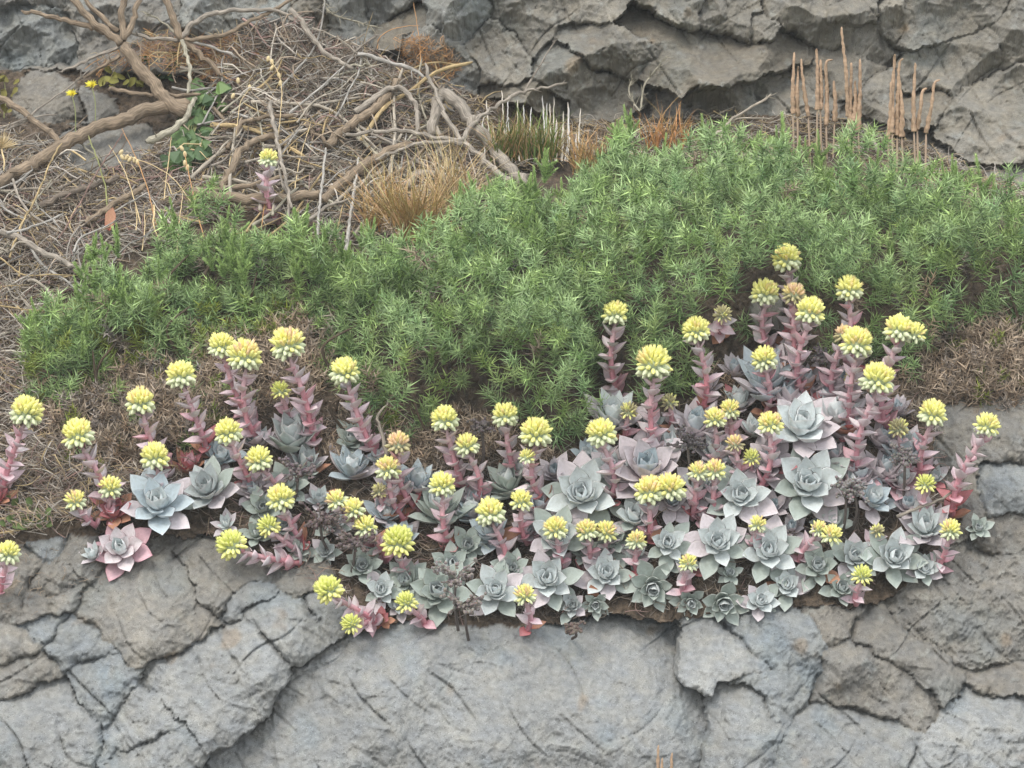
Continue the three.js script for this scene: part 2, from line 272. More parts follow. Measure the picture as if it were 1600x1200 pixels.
// shallow scooped flakes that meet in sharp ridges: the lower envelope of tilted bowls
function chip(x, y, sx, sy, k) {
  x /= sx; y /= sy; const ci = Math.floor(x), cj = Math.floor(y); let m = 9;
  for (let a = -1; a < 2; a++) for (let b = -1; b < 2; b++) { const i = ci + a, j = cj + b, dx = x - i - h2(i, j, k), dy = y - j - h2(i, j, k + 50), v = 0.45 * (h2(i, j, k + 100) - 0.5) + 0.8 * ((h2(i, j, k + 150) - 0.5) * dx + (h2(i, j, k + 200) - 0.5) * dy) + 0.5 * (dx * dx + dy * dy); if (v < m) m = v; }
  return m;
}
const out = { z: 0, id: -1, soil: 0 };
function surface(x, y) {
  const wx = x + 0.005 * nA(x * 22, y * 22) + 0.002 * nB(x * 80, y * 80), wy = y + 0.005 * nA(x * 22 + 50, y * 22) + 0.002 * nB(x * 80 + 50, y * 80);
  const inEarth = wx > earthBox[0] && wx < earthBox[2] && wy > earthBox[1] && wy < earthBox[3] && inside(earth, wx, wy);
  let id = -1, d1 = 0.02, d2 = 0.05;
  for (let k = 0; k < stones.length; k++) {
    const s = stones[k]; if (wx < s.b[0] - 0.04 || wx > s.b[2] + 0.04 || wy < s.b[1] - 0.04 || wy > s.b[3] + 0.04) continue;
    const d = edge(s.p, wx, wy) * (inside(s.p, wx, wy) ? -1 : 1);
    if (d < d1) { if (id >= 0) d2 = d1; d1 = d; id = k; } else if (d < d2) d2 = d;
  }
  if (id >= 0 && inEarth && d1 > 0) id = -1;
  const soil = id < 0 && inEarth;
  const ed = inEarth ? Math.max(0, -d1) : Math.max(0, (d2 - d1) / 2);
  let z = baseZ(x, y) + (0.010 + 0.008 * sstep(-0.1, -0.35, y)) * nB(x * 4.5 + 9, y * 4.5);
  const fine = 0.0024 * nC(x * 38, y * 38) + 0.0011 * nA(x * 110, y * 110) + 0.0007 * nB(x * 260, y * 260);
  if (soil) {
    const q = worley(x * 38 + 3 * nA(x * 9, y * 9), y * 38), lump = h2(q.i, q.j, 5) > 0.5 ? 0.008 * Math.max(0, 0.6 - q.f1) : 0;
    z += 0.008 * fbm(x * 16, y * 16, 4) + fine * 1.6 + lump - 0.004;
  } else {
    const s = id >= 0 ? stones[id] : null, cell = s?.cell ?? (s?.cliff ? 0.075 : 0.085), jag = 0.95 * (s?.rough ?? 1.6), fa = (s?.facet ?? 1.6);
    const cf = s?.cliff || (id < 0 && y > 0.25), tx = x + 0.35 * wx - 0.35 * x, ty = y + 0.35 * wy - 0.35 * y;
    z += cf ? 0.16 * 1.1 * chip(tx * 0.78 + ty * 0.62, ty * 0.78 - tx * 0.62, 0.17, 0.11, 40) + 0.062 * 1.0 * chip(tx, ty, 0.062, 0.05, 41) + 0.024 * 0.4 * chip(wx, wy, 0.024, 0.02, 42)
      : fa * (0.2 * 0.22 * chip(tx * 0.8 + ty * 0.6, ty * 0.8 - tx * 0.6, 0.2, 0.14, 43) + cell * 0.24 * chip(tx, ty, cell, cell * 0.75, 44) + 0.022 * 0.22 * chip(wx, wy, 0.022, 0.016, 45));
    const q = worley(wx / cell, wy / cell), e = q.f2 - q.f1;
    z -= 0.003 * fa * Math.exp(-e / 0.035) * sstep(0.1, 0.6, nB(x * 7 + 5, y * 7) + h2(q.i, q.j, 11) - 0.35);
    const q2 = worley(wx * 42 + 0.5 * nB(x * 30, y * 30), wy * 30), e2 = q2.f2 - q2.f1, m2 = sstep(0.05, 0.5, nC(x * 6 + 70, y * 6));
    z += fa * 0.0016 * (h2(q2.i, q2.j, 4) - 0.5) * 2 * m2 - 0.0012 * Math.exp(-e2 / 0.08) * m2;
    const ri = 1 - Math.abs(nA(x * 11 + 3, y * 15 + x * 6)); z -= 0.0045 * Math.pow(ri, 14) * sstep(0.0, 0.5, nB(x * 5, y * 5 + 33));
    z += fine * jag + 0.0016 * jag * Math.abs(nC(x * 64 + 7, y * 64));
    z -= 0.0075 * Math.max(fracture(x, y, s?.cliff ? 0.5 : 0.75, 0.052, 0.13, 11), fracture(x, y, s?.cliff ? 2.3 : 2.2, 0.07, 0.16, 23)) - 0.0032 * fracture(x, y, 1.45, 0.034, 0.07, 37) - 0.003 * fracture(x, y, 0.15, 0.028, 0.05, 51);
    if (s) {
      let cut = 0; for (const [dx, dy, r, g] of s.faces) cut = Math.min(cut, g * (r - dx * (wx - s.cx) - dy * (wy - s.cy)));
      z += Math.max(cut, -0.06);
      const rd = (s.cliff ? 0.017 : 0.026) * s.round, gap = (s.cliff ? 0.0 : 0.18) + 1.0 * nB(x * 9 + 3, y * 9), up = s.cliff ? 1.0 : 0.9;
      z += s.off * up + s.lx * up * (x - s.cx) + s.ly * up * (y - s.cy) - ((s.cliff ? 0.010 : 0.0125) * s.round) * Math.exp(-Math.pow(ed / rd, 1.15)) - (0.003 + (s.cliff ? 0.013 : 0.016) * clamp(gap, 0, 1)) * Math.exp(-Math.pow(ed / (0.0016 + 0.0022 * clamp(gap, 0, 1)), 1.6));
    } else { const cliff = y > 0.3; z += cliff ? 0.012 * nB(x * 20, y * 20) - 0.012 : -0.014 + 0.006 * nB(x * 18, y * 18); }
  }
  out.z = z; out.id = id; out.soil = soil ? 1 : 0;
  return out;
}
function groundColor(x, y, id, soil, c) {
  const a = fbm(x * 3.2 + 5, y * 3.2, 4), b = fbm(x * 9 - 7, y * 9, 3), d = nB(x * 30, y * 30);
  if (soil) {
    const k = 1 + 0.35 * a + 0.3 * d + 0.15 * b;
    c[0] = 0.15 * k; c[1] = 0.118 * k; c[2] = 0.09 * k;
    return;
  }
  const s = id >= 0 ? stones[id].color : MID, k = 1 + 0.2 * a + 0.12 * b + 0.05 * d;
  c[0] = s[0] * k; c[1] = s[1] * k; c[2] = s[2] * k;
  const rust = sstep(0.42, 0.62, fbm(x * 7 + 60, y * 7 + 11, 3)), blue = sstep(0.15, 0.5, fbm(x * 5 - 20, y * 5 + 40, 3)), lich = sstep(0.34, 0.5, fbm(x * 26 + 8, y * 26, 3));
  c[0] = lerp(c[0], 0.34, rust * 0.4); c[1] = lerp(c[1], 0.24, rust * 0.4); c[2] = lerp(c[2], 0.14, rust * 0.4);
  c[0] *= 1 - 0.06 * blue; c[2] *= 1 + 0.045 * blue;
  c[0] = lerp(c[0], 0.37, lich * 0.4); c[1] = lerp(c[1], 0.385, lich * 0.4); c[2] = lerp(c[2], 0.36, lich * 0.4);
}
// the fine sheet that the photograph shows, cut into its stones
const GX0 = -0.97, GY0 = -0.73, GS = FINE, GW = Math.round(1.94 / GS) + 1, GH = Math.round(1.48 / GS) + 1;
const gz = new Float32Array(GW * GH), gid = new Int16Array(GW * GH), gp = new Float32Array(GW * GH * 3), gc = new Float32Array(GW * GH * 3), gn = new Float32Array(GW * GH * 3);
{
  const c = [0, 0, 0];
  for (let j = 0; j < GH; j++) for (let i = 0; i < GW; i++) {
    const x = GX0 + i * GS, y = GY0 + j * GS, k = j * GW + i, s = surface(x, y);
    gz[k] = s.z; gid[k] = s.id >= 0 ? s.id : s.soil ? -1 : -2;
    groundColor(x, y, s.id, s.soil, c); gc.set(c, 3 * k); gp[3 * k] = x; gp[3 * k + 1] = y; gp[3 * k + 2] = s.z;
  }
  for (let j = 0; j < GH; j++) for (let i = 0; i < GW; i++) {
    const k = j * GW + i, a = (gz[j * GW + Math.min(i + 1, GW - 1)] - gz[j * GW + Math.max(i - 1, 0)]) / (2 * GS), b = (gz[Math.min(j + 1, GH - 1) * GW + i] - gz[Math.max(j - 1, 0) * GW + i]) / (2 * GS), l = Math.hypot(a, b, 1);
    gn[3 * k] = -a / l; gn[3 * k + 1] = -b / l; gn[3 * k + 2] = 1 / l;
  }
}
function H(x, y) { // the real surface, smoothly between grid points
  if (x < GX0 || y < GY0 || x > GX0 + (GW - 1.01) * GS || y > GY0 + (GH - 1.01) * GS) return baseZ(x, y);
  const fx = (x - GX0) / GS, fy = (y - GY0) / GS, i = fx | 0, j = fy | 0, s = fx - i, t = fy - j, k = j * GW + i;
  return lerp(lerp(gz[k], gz[k + 1], s), lerp(gz[k + GW], gz[k + GW + 1], s), t);
}
const onGround = (u, v, lift = 0) => meet(u, v, H, lift);
{
  const by = new Map();
  for (let j = 0; j < GH - 1; j++) for (let i = 0; i < GW - 1; i++) { const a = j * GW + i, id = gid[a]; let l = by.get(id); if (!l) by.set(id, l = []); l.push(a, a + 1, a + GW + 1, a, a + GW + 1, a + GW); }
  const outcrop = new THREE.Group(); outcrop.name = 'rock_outcrop'; outcrop.userData.kind = 'structure'; outcrop.userData.label = 'grey fractured rock slab and blocks below and beside the succulents';
  const cliff = new THREE.Group(); cliff.name = 'rock_cliff'; cliff.userData.kind = 'structure'; cliff.userData.label = 'brown grey jointed cliff behind the gorse';
  scene.add(outcrop, cliff);
  const local = new Int32Array(GW * GH).fill(-1);
  for (const [id, tri] of [...by].sort((a, b) => a[0] - b[0])) {
    const P = [], N = [], C = [], U = [], I = new Uint32Array(tri.length), used = [];
    for (let t = 0; t < tri.length; t++) {
      const k = tri[t]; let l = local[k];
      if (l < 0) { l = local[k] = used.length; used.push(k); const x = gp[3 * k], y = gp[3 * k + 1], z = gp[3 * k + 2]; P.push(x, y, z); N.push(gn[3 * k], gn[3 * k + 1], gn[3 * k + 2]); C.push(gc[3 * k], gc[3 * k + 1], gc[3 * k + 2]); U.push(x * 2.6, (y - z * 0.8) * 2.2); }
      I[t] = l;
    }
    for (const k of used) local[k] = -1;
    const g = new THREE.BufferGeometry();
    g.setAttribute('position', new THREE.Float32BufferAttribute(P, 3)); g.setAttribute('normal', new THREE.Float32BufferAttribute(N, 3)); g.setAttribute('color', new THREE.Float32BufferAttribute(C, 3)); g.setAttribute('uv', new THREE.Float32BufferAttribute(U, 2)); g.setIndex(new THREE.BufferAttribute(I, 1));
    const m = shade(new THREE.Mesh(g, id === -1 ? M.soil : M.rock));
    if (id === -1) { m.name = 'soil'; m.userData.kind = 'structure'; m.userData.label = 'brown earth and litter between rock lip and cliff'; scene.add(m); }
    else { m.name = id === -2 ? 'rock_bed' : 'rock_block'; (id >= 0 && stones[id].cliff ? cliff : outcrop).add(m); }
  }
  // the bank goes on beyond the photograph, coarser
  const S = 0.05, X0 = -4, Y0 = -1.5, W = 161, Hh = 91, P = [], C = [], U = [], I = [], c = [0, 0, 0];
  const inF = (x, y) => x > GX0 + 0.03 && x < GX0 + 1.94 - 0.03 && y > GY0 + 0.03 && y < GY0 + 1.48 - 0.03;
  for (let j = 0; j < Hh; j++) for (let i = 0; i < W; i++) { const x = X0 + i * S, y = Y0 + j * S, s = surface(x, y), z = s.z - (inF(x, y) ? 0.06 : 0.004) + (s.soil ? 0 : 0.03 * fbm(x * 3, y * 3, 3) * (Math.abs(x) > 1.1 || y < -0.8 ? 1 : 0)); P.push(x, y, z); groundColor(x, y, s.id, s.soil, c); C.push(c[0], c[1], c[2]); U.push(x * 2.6, (y - z * 0.8) * 2.2); }
  for (let j = 0; j < Hh - 1; j++) for (let i = 0; i < W - 1; i++) {
    const x = X0 + i * S, y = Y0 + j * S; if (inF(x - 0.03, y - 0.03) && inF(x + S + 0.03, y + S + 0.03)) continue;
    const a = j * W + i; I.push(a, a + 1, a + W + 1, a, a + W + 1, a + W);
  }
  const g = new THREE.BufferGeometry();
  g.setAttribute('position', new THREE.Float32BufferAttribute(P, 3)); g.setAttribute('color', new THREE.Float32BufferAttribute(C, 3)); g.setAttribute('uv', new THREE.Float32BufferAttribute(U, 2)); g.setIndex(I); g.computeVertexNormals();
  const m = shade(new THREE.Mesh(g, M.rock)); m.name = 'hillside'; m.userData.kind = 'structure'; scene.add(m);
  const road = shade(new THREE.Mesh(new THREE.PlaneGeometry(800, 800).rotateX(-Math.PI / 2), std({ color: new THREE.Color().setRGB(0.2, 0.19, 0.17), map: soilColor, roughness: 1 })));
  road.position.set(0, -1.42, 400.35); road.name = 'ground'; road.userData.kind = 'structure'; scene.add(road);
}
// ---------- leaves, flowers ----------
const mixc = (a, b, t) => [lerp(a[0], b[0], t), lerp(a[1], b[1], t), lerp(a[2], b[2], t)];
// a fleshy leaf of length 1 along +y, upper face towards +z
function fleshyLeaf({ w = 0.42, cup = 0.1, curl = 0.1, thick = 0.09, widest = 0.58, point = 1.5, baseW = 0.5, nt = 8 }, colour) {
  const P = [], I = [], C = [], U = [], S = [-1, -0.86, -0.45, 0, 0.45, 0.86, 1, 0.6, 0, -0.6], n = S.length, j1 = R(-0.03, 0.03);
  const wid = (t) => w * (t < widest ? baseW + (1 - baseW) * Math.sin((t / widest) * Math.PI / 2) : Math.max(0.0, 1 - Math.pow((t - widest) / (1 - widest), point)));
  for (let i = 0; i <= nt; i++) {
    const t = i / nt, ww = Math.max(wid(t), 0.006), bend = curl * t * t;
    for (let k = 0; k < n; k++) {
      const s = S[k], up = k < 7, th = thick * (1 - 0.55 * t) * (ww / w);
      const x = s * ww + j1 * Math.sin(t * 3), z = bend + cup * s * s * ww * 1.6 + (up ? (Math.abs(s) > 0.95 ? -th * 0.25 : -0.01 * (1 - s * s)) : -th * (1.25 - s * s * 0.9));
      P.push(x, t, z); U.push(x * 0.35 + 0.5, t * 0.35 + (up ? 0 : 0.5));
      const c = colour(t, up ? Math.abs(s) : 0.5, up); C.push(c[0], c[1], c[2]);
    }
  }
  for (let i = 0; i < nt; i++) for (let k = 0; k < n; k++) { const a = i * n + k, b = i * n + (k + 1) % n; I.push(a, b, a + n, b, b + n, a + n); }
  const c = P.length / 3, e = colour(1, 0.9, true); P.push(j1, 1.025, curl * 1.03 - 0.01); U.push(0.5, 0.36); C.push(...e);
  for (let k = 0; k < n; k++) I.push(nt * n + k, nt * n + (k + 1) % n, c);
  const g = new THREE.BufferGeometry();
  g.setAttribute('position', new THREE.Float32BufferAttribute(P, 3)); g.setAttribute('uv', new THREE.Float32BufferAttribute(U, 2)); g.setAttribute('color', new THREE.Float32BufferAttribute(C, 3)); g.setIndex(I); g.computeVertexNormals(); return g;
}
const bloom = { // pigment: centre of the blade, margin, foot of the leaf
  ice: [[0.53, 0.57, 0.575], [0.63, 0.645, 0.645], [0.52, 0.55, 0.55]],
  bluegreen: [[0.425, 0.462, 0.462], [0.56, 0.575, 0.57], [0.36, 0.43, 0.41]],
  blue: [[0.37, 0.43, 0.46], [0.52, 0.55, 0.57], [0.36, 0.42, 0.44]],
  grey: [[0.35, 0.385, 0.385], [0.48, 0.47, 0.47], [0.34, 0.35, 0.35]],
  green: [[0.315, 0.36, 0.33], [0.42, 0.44, 0.41], [0.29, 0.32, 0.27]],
  dark: [[0.20, 0.245, 0.225], [0.34, 0.33, 0.31], [0.2, 0.22, 0.2]],
  mauve: [[0.455, 0.415, 0.435], [0.58, 0.53, 0.545], [0.46, 0.32, 0.35]],
  pinkwhite: [[0.54, 0.50, 0.51], [0.58, 0.42, 0.45], [0.50, 0.34, 0.37]],
  petal: [[0.53, 0.43, 0.465], [0.59, 0.52, 0.54], [0.52, 0.33, 0.37]],
  pink: [[0.49, 0.33, 0.365], [0.50, 0.24, 0.28], [0.44, 0.17, 0.21]],
  red: [[0.38, 0.16, 0.17], [0.44, 0.10, 0.11], [0.42, 0.12, 0.13]],
  rust: [[0.36, 0.19, 0.12], [0.33, 0.15, 0.11], [0.36, 0.12, 0.08]],
  orange: [[0.36, 0.16, 0.09], [0.33, 0.18, 0.12], [0.32, 0.15, 0.08]],
};
for (const k in bloom) bloom[k] = bloom[k].map((c) => c.map((v) => Math.min(0.82, v * 1.38)));
const leafForms = {
  heart: { w: 0.37, cup: 0.34, curl: 0.16, thick: 0.14, widest: 0.55, point: 1.4, baseW: 0.6 },
  inner: { w: 0.295, cup: 0.24, curl: 0.12, thick: 0.14, widest: 0.6, point: 1.35, baseW: 0.5 },
  outer: { w: 0.27, cup: 0.15, curl: 0.04, thick: 0.12, widest: 0.64, point: 1.35, baseW: 0.48 },
  long: { w: 0.25, cup: 0.14, curl: 0.09, thick: 0.10, widest: 0.56, point: 1.25, baseW: 0.62 },
  bract: { w: 0.36, cup: 0.3, curl: 0.2, thick: 0.14, widest: 0.4, point: 1.2, baseW: 0.75, nt: 5 },
};
const leafCache = new Map();
function leafGeo(form, tint, v = Math.floor(R(0, 3))) {
  const key = form + tint + v; if (leafCache.has(key)) return leafCache.get(key);
  const [mid, rim, foot] = bloom[tint], k = R(0.93, 1.07), ph = R(0, 50), f = { ...leafForms[form] }; f.curl += R(-0.04, 0.05); f.w *= R(0.94, 1.08);
  const g = fleshyLeaf(f, (t, s, up) => {
    let c = mixc(mid, foot, sstep(0.35, 0, t)); c = mixc(c, rim, sstep(0.8, 1, s) * 0.85); c = mixc(c, rim, sstep(0.86, 1, t) * 0.7);
    const b = k * (1 + 0.07 * nA(t * 4 + ph, s * 3)) * (up ? 1 : 0.95); return [c[0] * b, c[1] * b, c[2] * b];
  });
  leafCache.set(key, g); return g;
}
const flowerCache = new Map();
// a flower or bud of length 1 along +y: pale calyx cup below, five-ridged yellow tube above
function flowerGeo(kind, v = Math.floor(R(0, 3))) {
  const key = kind + v; if (flowerCache.has(key)) return flowerCache.get(key);
  const spec = { bud: [[0.16, 0.25, 0.31, 0.33, 0.3, 0.22, 0.1], [0.50, 0.57, 0.44], [0.62, 0.67, 0.44]], plump: [[0.12, 0.2, 0.25, 0.27, 0.255, 0.2, 0.09], [0.56, 0.62, 0.40], [0.81, 0.80, 0.29]], open: [[0.1, 0.15, 0.185, 0.2, 0.205, 0.2, 0.17], [0.60, 0.65, 0.36], [0.87, 0.84, 0.29]], lime: [[0.1, 0.16, 0.2, 0.215, 0.21, 0.19, 0.14], [0.50, 0.57, 0.26], [0.74, 0.77, 0.24]], gold: [[0.1, 0.15, 0.19, 0.205, 0.205, 0.19, 0.15], [0.64, 0.60, 0.36], [0.84, 0.70, 0.30]], peach: [[0.11, 0.17, 0.21, 0.23, 0.22, 0.19, 0.11], [0.60, 0.54, 0.40], [0.80, 0.58, 0.36]], dull: [[0.13, 0.2, 0.25, 0.27, 0.25, 0.19, 0.1], [0.36, 0.35, 0.26], [0.48, 0.44, 0.24]] }[kind];
  const [prof, lo, hi] = spec, radial = 10, P = [], I = [], C = [], n = prof.length, k0 = R(0.93, 1.06), lobed = kind !== 'bud' && kind !== 'plump' && kind !== 'dull';
  for (let i = 0; i < n; i++) for (let k = 0; k < radial; k++) {
    const t = i / (n - 1), a = (k / radial) * Math.PI * 2, ridge = k % 2 ? 1 : 0.86, r = prof[i] * (t > 0.3 ? ridge : 1) * 0.9, y = t * (lobed ? 0.86 : 0.95) + (lobed && i === n - 1 ? (k % 2 ? 0.16 : -0.05) : 0), sp = lobed && i === n - 1 && k % 2 ? 1.12 : 1;
    P.push(Math.cos(a) * r * sp, y, Math.sin(a) * r * sp);
    const c = mixc(lo, hi, sstep(0.22, 0.5, t)); C.push(c[0] * k0, c[1] * k0, c[2] * k0);
  }
  for (let i = 0; i < n - 1; i++) for (let k = 0; k < radial; k++) { const a = i * radial + k, b = i * radial + (k + 1) % radial; I.push(a, a + radial, b, b, a + radial, b + radial); }
  const c = P.length / 3; P.push(0, lobed ? 0.74 : 1.0, 0); C.push(hi[0] * k0, hi[1] * k0 * 0.97, hi[2] * k0);
  for (let k = 0; k < radial; k++) I.push((n - 1) * radial + k, c, (n - 1) * radial + (k + 1) % radial);
  const g = new THREE.BufferGeometry(); g.setAttribute('position', new THREE.Float32BufferAttribute(P, 3)); g.setAttribute('color', new THREE.Float32BufferAttribute(C, 3)); g.setIndex(I); g.computeVertexNormals();
  flowerCache.set(key, g); return g;
}
const mtx = new THREE.Matrix4();
function orient(m, dir, up) { const y = dir.clone().normalize(), x = y.clone().cross(up).normalize(), z = x.clone().cross(y).normalize(); mtx.makeBasis(x, y, z); m.quaternion.setFromRotationMatrix(mtx); }
function leafMesh(parent, name, geo, mat, pos, dir, face, scale) { const m = shade(new THREE.Mesh(geo, mat)); m.name = name; m.position.copy(pos); orient(m, dir, face); typeof scale === 'number' ? m.scale.setScalar(scale) : m.scale.copy(scale); parent.add(m); return m; }

const TINTS = { // inner, middle, outer leaves
  bluegreen: ['ice', 'bluegreen', 'green'], blue: ['ice', 'blue', 'blue'], grey: ['grey', 'grey', 'green'], pale: ['ice', 'bluegreen', 'mauve'], green: ['bluegreen', 'green', 'green'], dark: ['grey', 'green', 'green'],
  mauve: ['blue', 'mauve', 'mauve'], pinkwhite: ['ice', 'pinkwhite', 'pink'], whitemauve: ['ice', 'ice', 'mauve'], red: ['pink', 'red', 'rust'], pink: ['mauve', 'pink', 'pink'],
};
const AXES = { front: [0, 0.42, 0.92], up: [0, 0.86, 0.56], mid: [0, 0.64, 0.78], droop: [0, -0.12, 1] };
// rosette: [u, v, radius in px, tint, axis, lean to the right, how far it opens in degrees]
function rosette(root, o, [u, v, r, tint, ax, lean = 0, open = 80]) {
  const a = AXES[ax], axis = V(a[0] + lean, a[1], a[2]).normalize(), rad = r * 0.001 * 1.2, c = onGround(u, v, 0).addScaledVector(axis, rad * (open < 70 ? 0.12 : 0.28)).sub(o);
  const e1 = axis.clone().cross(V(0.3, 1, 0.2)).normalize(), e2 = axis.clone().cross(e1), N = Math.round(clamp(13 + r * 0.15, 14, 25)), ph = R(0, 6.28), T = TINTS[tint];
  for (let i = 0; i < N; i++) {
    const f = i / (N - 1), az = ph + i * 2.39996 + R(-0.1, 0.1), th = (lerp(6, open, Math.pow(f, 0.8)) + R(-7, 7)) * Math.PI / 180, L = rad * lerp(0.3, 1, Math.pow(f, 0.62)) * R(0.86, 1.1);
    const ra = e1.clone().multiplyScalar(Math.cos(az)).addScaledVector(e2, Math.sin(az)), d = axis.clone().multiplyScalar(Math.cos(th)).addScaledVector(ra, Math.sin(th)).add(V(0, -0.05 * f, 0)), face = axis.clone().multiplyScalar(Math.sin(th)).addScaledVector(ra, -Math.cos(th));
    const p = c.clone().addScaledVector(axis, rad * 0.26 * (1 - f) - rad * 0.06 * f).addScaledVector(ra, rad * 0.045);
    let t = T[f < 0.3 ? 0 : f < 0.72 ? 1 : 2]; if (f > 0.85 && rnd() < 0.07) t = ['red', 'rust', 'orange'][Math.floor(R(0, 3))];
    if (f > 0.72 && (tint === 'bluegreen' || tint === 'blue' || tint === 'grey') && rnd() < 0.42) t = 'mauve';
    const form = f < 0.3 ? 'heart' : open < 66 ? 'long' : f < 0.62 ? 'inner' : 'outer', m = leafMesh(root, 'leaf', leafGeo(form, t), M.leaf, p, d, face, L);
    if (t === 'red' || t === 'orange' || t === 'rust') m.userData.label = t === 'red' ? 'red leaf under the rosette' : 'withering orange leaf under the rosette';
  }
}
const room = []; // places that flowering stems and heads take up, where gorse does not grow through
// flowering stem: [head u, v, radius px, foot u, v, tone of the head, more heads...]
function stalk(root, o, [hu, hv, hr, fu, fv, tone = 'yellow', extra = []]) {
  const foot = onGround(fu, fv, 0.006), len = Math.hypot(hu - fu, hv - fv) * 0.001, low = hv > 900 || len < 0.07;
  const head = inPlane(hu, hv, Math.max(foot.z + 0.3 * len, 0) * 0 + foot.z + (low ? 0.55 : 0.32) * len + 0.008);
  for (let k = 0; k < 3; k++) { const hq = H(head.x, head.y) + (hv < 560 && hu > 900 ? 0.13 : 0.05); if (head.z < hq) head.copy(inPlane(hu, hv, hq)); }
  const hc = head.clone(), R0 = hr * 0.00088, bow = V(R(-0.16, 0.16) * len, 0, 0.06 * len), neck = head.clone().addScaledVector(head.clone().sub(foot).normalize().add(V(0, 0.5, 0)).normalize(), -R0 * 0.75);
  const path = new THREE.CatmullRomCurve3([foot, foot.clone().lerp(neck, 0.35).add(bow), foot.clone().lerp(neck, 0.7).addScaledVector(bow, 0.8), neck]);
  const rosy = R(0.85, 1.1), sg = tube(path.getPoints(8), 0.0047, 0.0038, { radial: 8, seg: Math.max(6, Math.round(len / 0.012)), knob: 0.05, col: (t) => mixc([0.57 * rosy, 0.28, 0.32], [0.60, 0.43, 0.45], sstep(0.4, 1, t)) });
  const st = part(root, 'flower_stalk', sg, M.stem, o);
  // fleshy bracts up the stem
  for (let k = 2; k <= 8; k++) { const q = path.getPointAt(k / 8); room.push([q.x, q.y, q.z, 0.016]); }
  room.push([hc.x, hc.y, hc.z, R0 * 1.15 + 0.012]); for (const [u, v, r] of extra) { const q = inPlane(u, v, hc.z); room.push([q.x, q.y, q.z, r * 0.001 + 0.012]); }
  const L = path.getLength(), nb = Math.max(4, Math.round(L / 0.0074)), ph = R(0, 6.28), redFoot = rnd() < 0.35;
  for (let i = 0; i < nb; i++) {
    const t = clamp((i + 0.4) / nb, 0, 0.985), p = path.getPointAt(t), ta = path.getTangentAt(t), e1 = ta.clone().cross(V(0.2, 0.1, 1)).normalize(), e2 = ta.clone().cross(e1), az = ph + i * 2.39996 + R(-0.2, 0.2);
    const ra = e1.clone().multiplyScalar(Math.cos(az)).addScaledVector(e2, Math.sin(az)), th = R(56, 84) * Math.PI / 180, d = ta.clone().multiplyScalar(Math.cos(th)).addScaledVector(ra, Math.sin(th)), face = ta.clone().multiplyScalar(Math.sin(th)).addScaledVector(ra, -Math.cos(th));
    const size = lerp(0.034, 0.021, Math.pow(t, 0.7)) * R(0.85, 1.15) * clamp(0.6 + L * 4, 0.75, 1.08), tint = t < 0.22 && redFoot ? (rnd() < 0.6 ? 'red' : 'rust') : t < 0.3 ? (rnd() < 0.45 ? 'pink' : 'petal') : rnd() < 0.12 ? 'pink' : rnd() < 0.6 ? 'petal' : rnd() < 0.5 ? 'pinkwhite' : 'mauve';
    leafMesh(st, 'bract', leafGeo('bract', tint), M.leaf, p.sub(o).addScaledVector(ra, 0.0022), d, face, size);
  }
  // the clusters of flowers
  const heads = [[hc, R0], ...extra.map(([u, v, r]) => [inPlane(u, v, hc.z + R(-0.006, 0.01)), r * 0.00088])], tEnd = path.getTangentAt(1).lerp(V(0, 1, 0.12), 0.55).normalize();
  for (const [c, r] of heads) {
    const core = new THREE.IcosahedronGeometry(r * 0.55, 1); setColors(core, (x, y, z, q) => { q[0] = 0.42; q[1] = 0.47; q[2] = 0.3; });
    core.translate(c.x, c.y, c.z); core.deleteAttribute('uv');
    if (c !== hc) { const arm = tube([neck.clone(), neck.clone().lerp(c, 0.5), c.clone()], 0.003, 0.0025, { radial: 6, seg: 4, col: () => [0.46, 0.3, 0.3] }); part(st, 'side_branch', arm, M.stem, o); }
    part(st, 'receptacle', core, M.flower, o);
    const e1 = tEnd.clone().cross(V(0.1, 0.2, 1)).normalize(), e2 = tEnd.clone().cross(e1), n = Math.round(clamp(r * 1000 * 2.5 + 7, 16, 78)), p0 = R(0, 6.28);
    for (let i = 0; i < n; i++) {
      const q = (i + 0.5) / n, cosT = lerp(1, -0.72, q), th = Math.acos(cosT), az = p0 + i * 2.39996, d = tEnd.clone().multiplyScalar(cosT).addScaledVector(e1, Math.sin(th) * Math.cos(az)).addScaledVector(e2, Math.sin(th) * Math.sin(az));
      const lowF = cosT < -0.08; let kind = cosT < -0.34 ? 'bud' : lowF ? (rnd() < 0.5 ? 'bud' : 'plump') : cosT < 0.3 ? (rnd() < 0.65 ? 'plump' : 'open') : rnd() < 0.35 ? 'plump' : 'open';
      if (tone === 'orange') { if (!lowF) kind = rnd() < 0.34 ? 'gold' : rnd() < 0.14 ? 'peach' : kind; } else if (tone === 'peach') { kind = lowF ? 'dull' : rnd() < 0.6 ? 'peach' : 'gold'; } else if (tone === 'lime') { kind = lowF ? 'plump' : 'lime'; } else if (tone === 'dull') kind = rnd() < 0.7 ? 'dull' : 'plump';
      else if (!lowF && rnd() < 0.1) kind = 'gold';
      const fl = 0.0062 + r * (lowF ? 0.36 : 0.48) * R(0.76, 1.2), dir = d.clone().lerp(tEnd, lowF ? 0.08 : 0.4).normalize().add(V(R(-0.12, 0.12), R(-0.12, 0.12), R(-0.12, 0.12)));
      const bs = clamp(r * 0.7, 0.0085, 0.0155) * R(0.85, 1.12) * (lowF ? 1.0 : 0.98), m = leafMesh(st, 'flower', flowerGeo(kind), M.flower, c.clone().sub(o).addScaledVector(d, r * (lowF ? 0.52 : 0.42)), dir, V(d.y, -d.x, 0.3), 1);
      m.scale.set(bs, fl, bs);
    }
  }
}
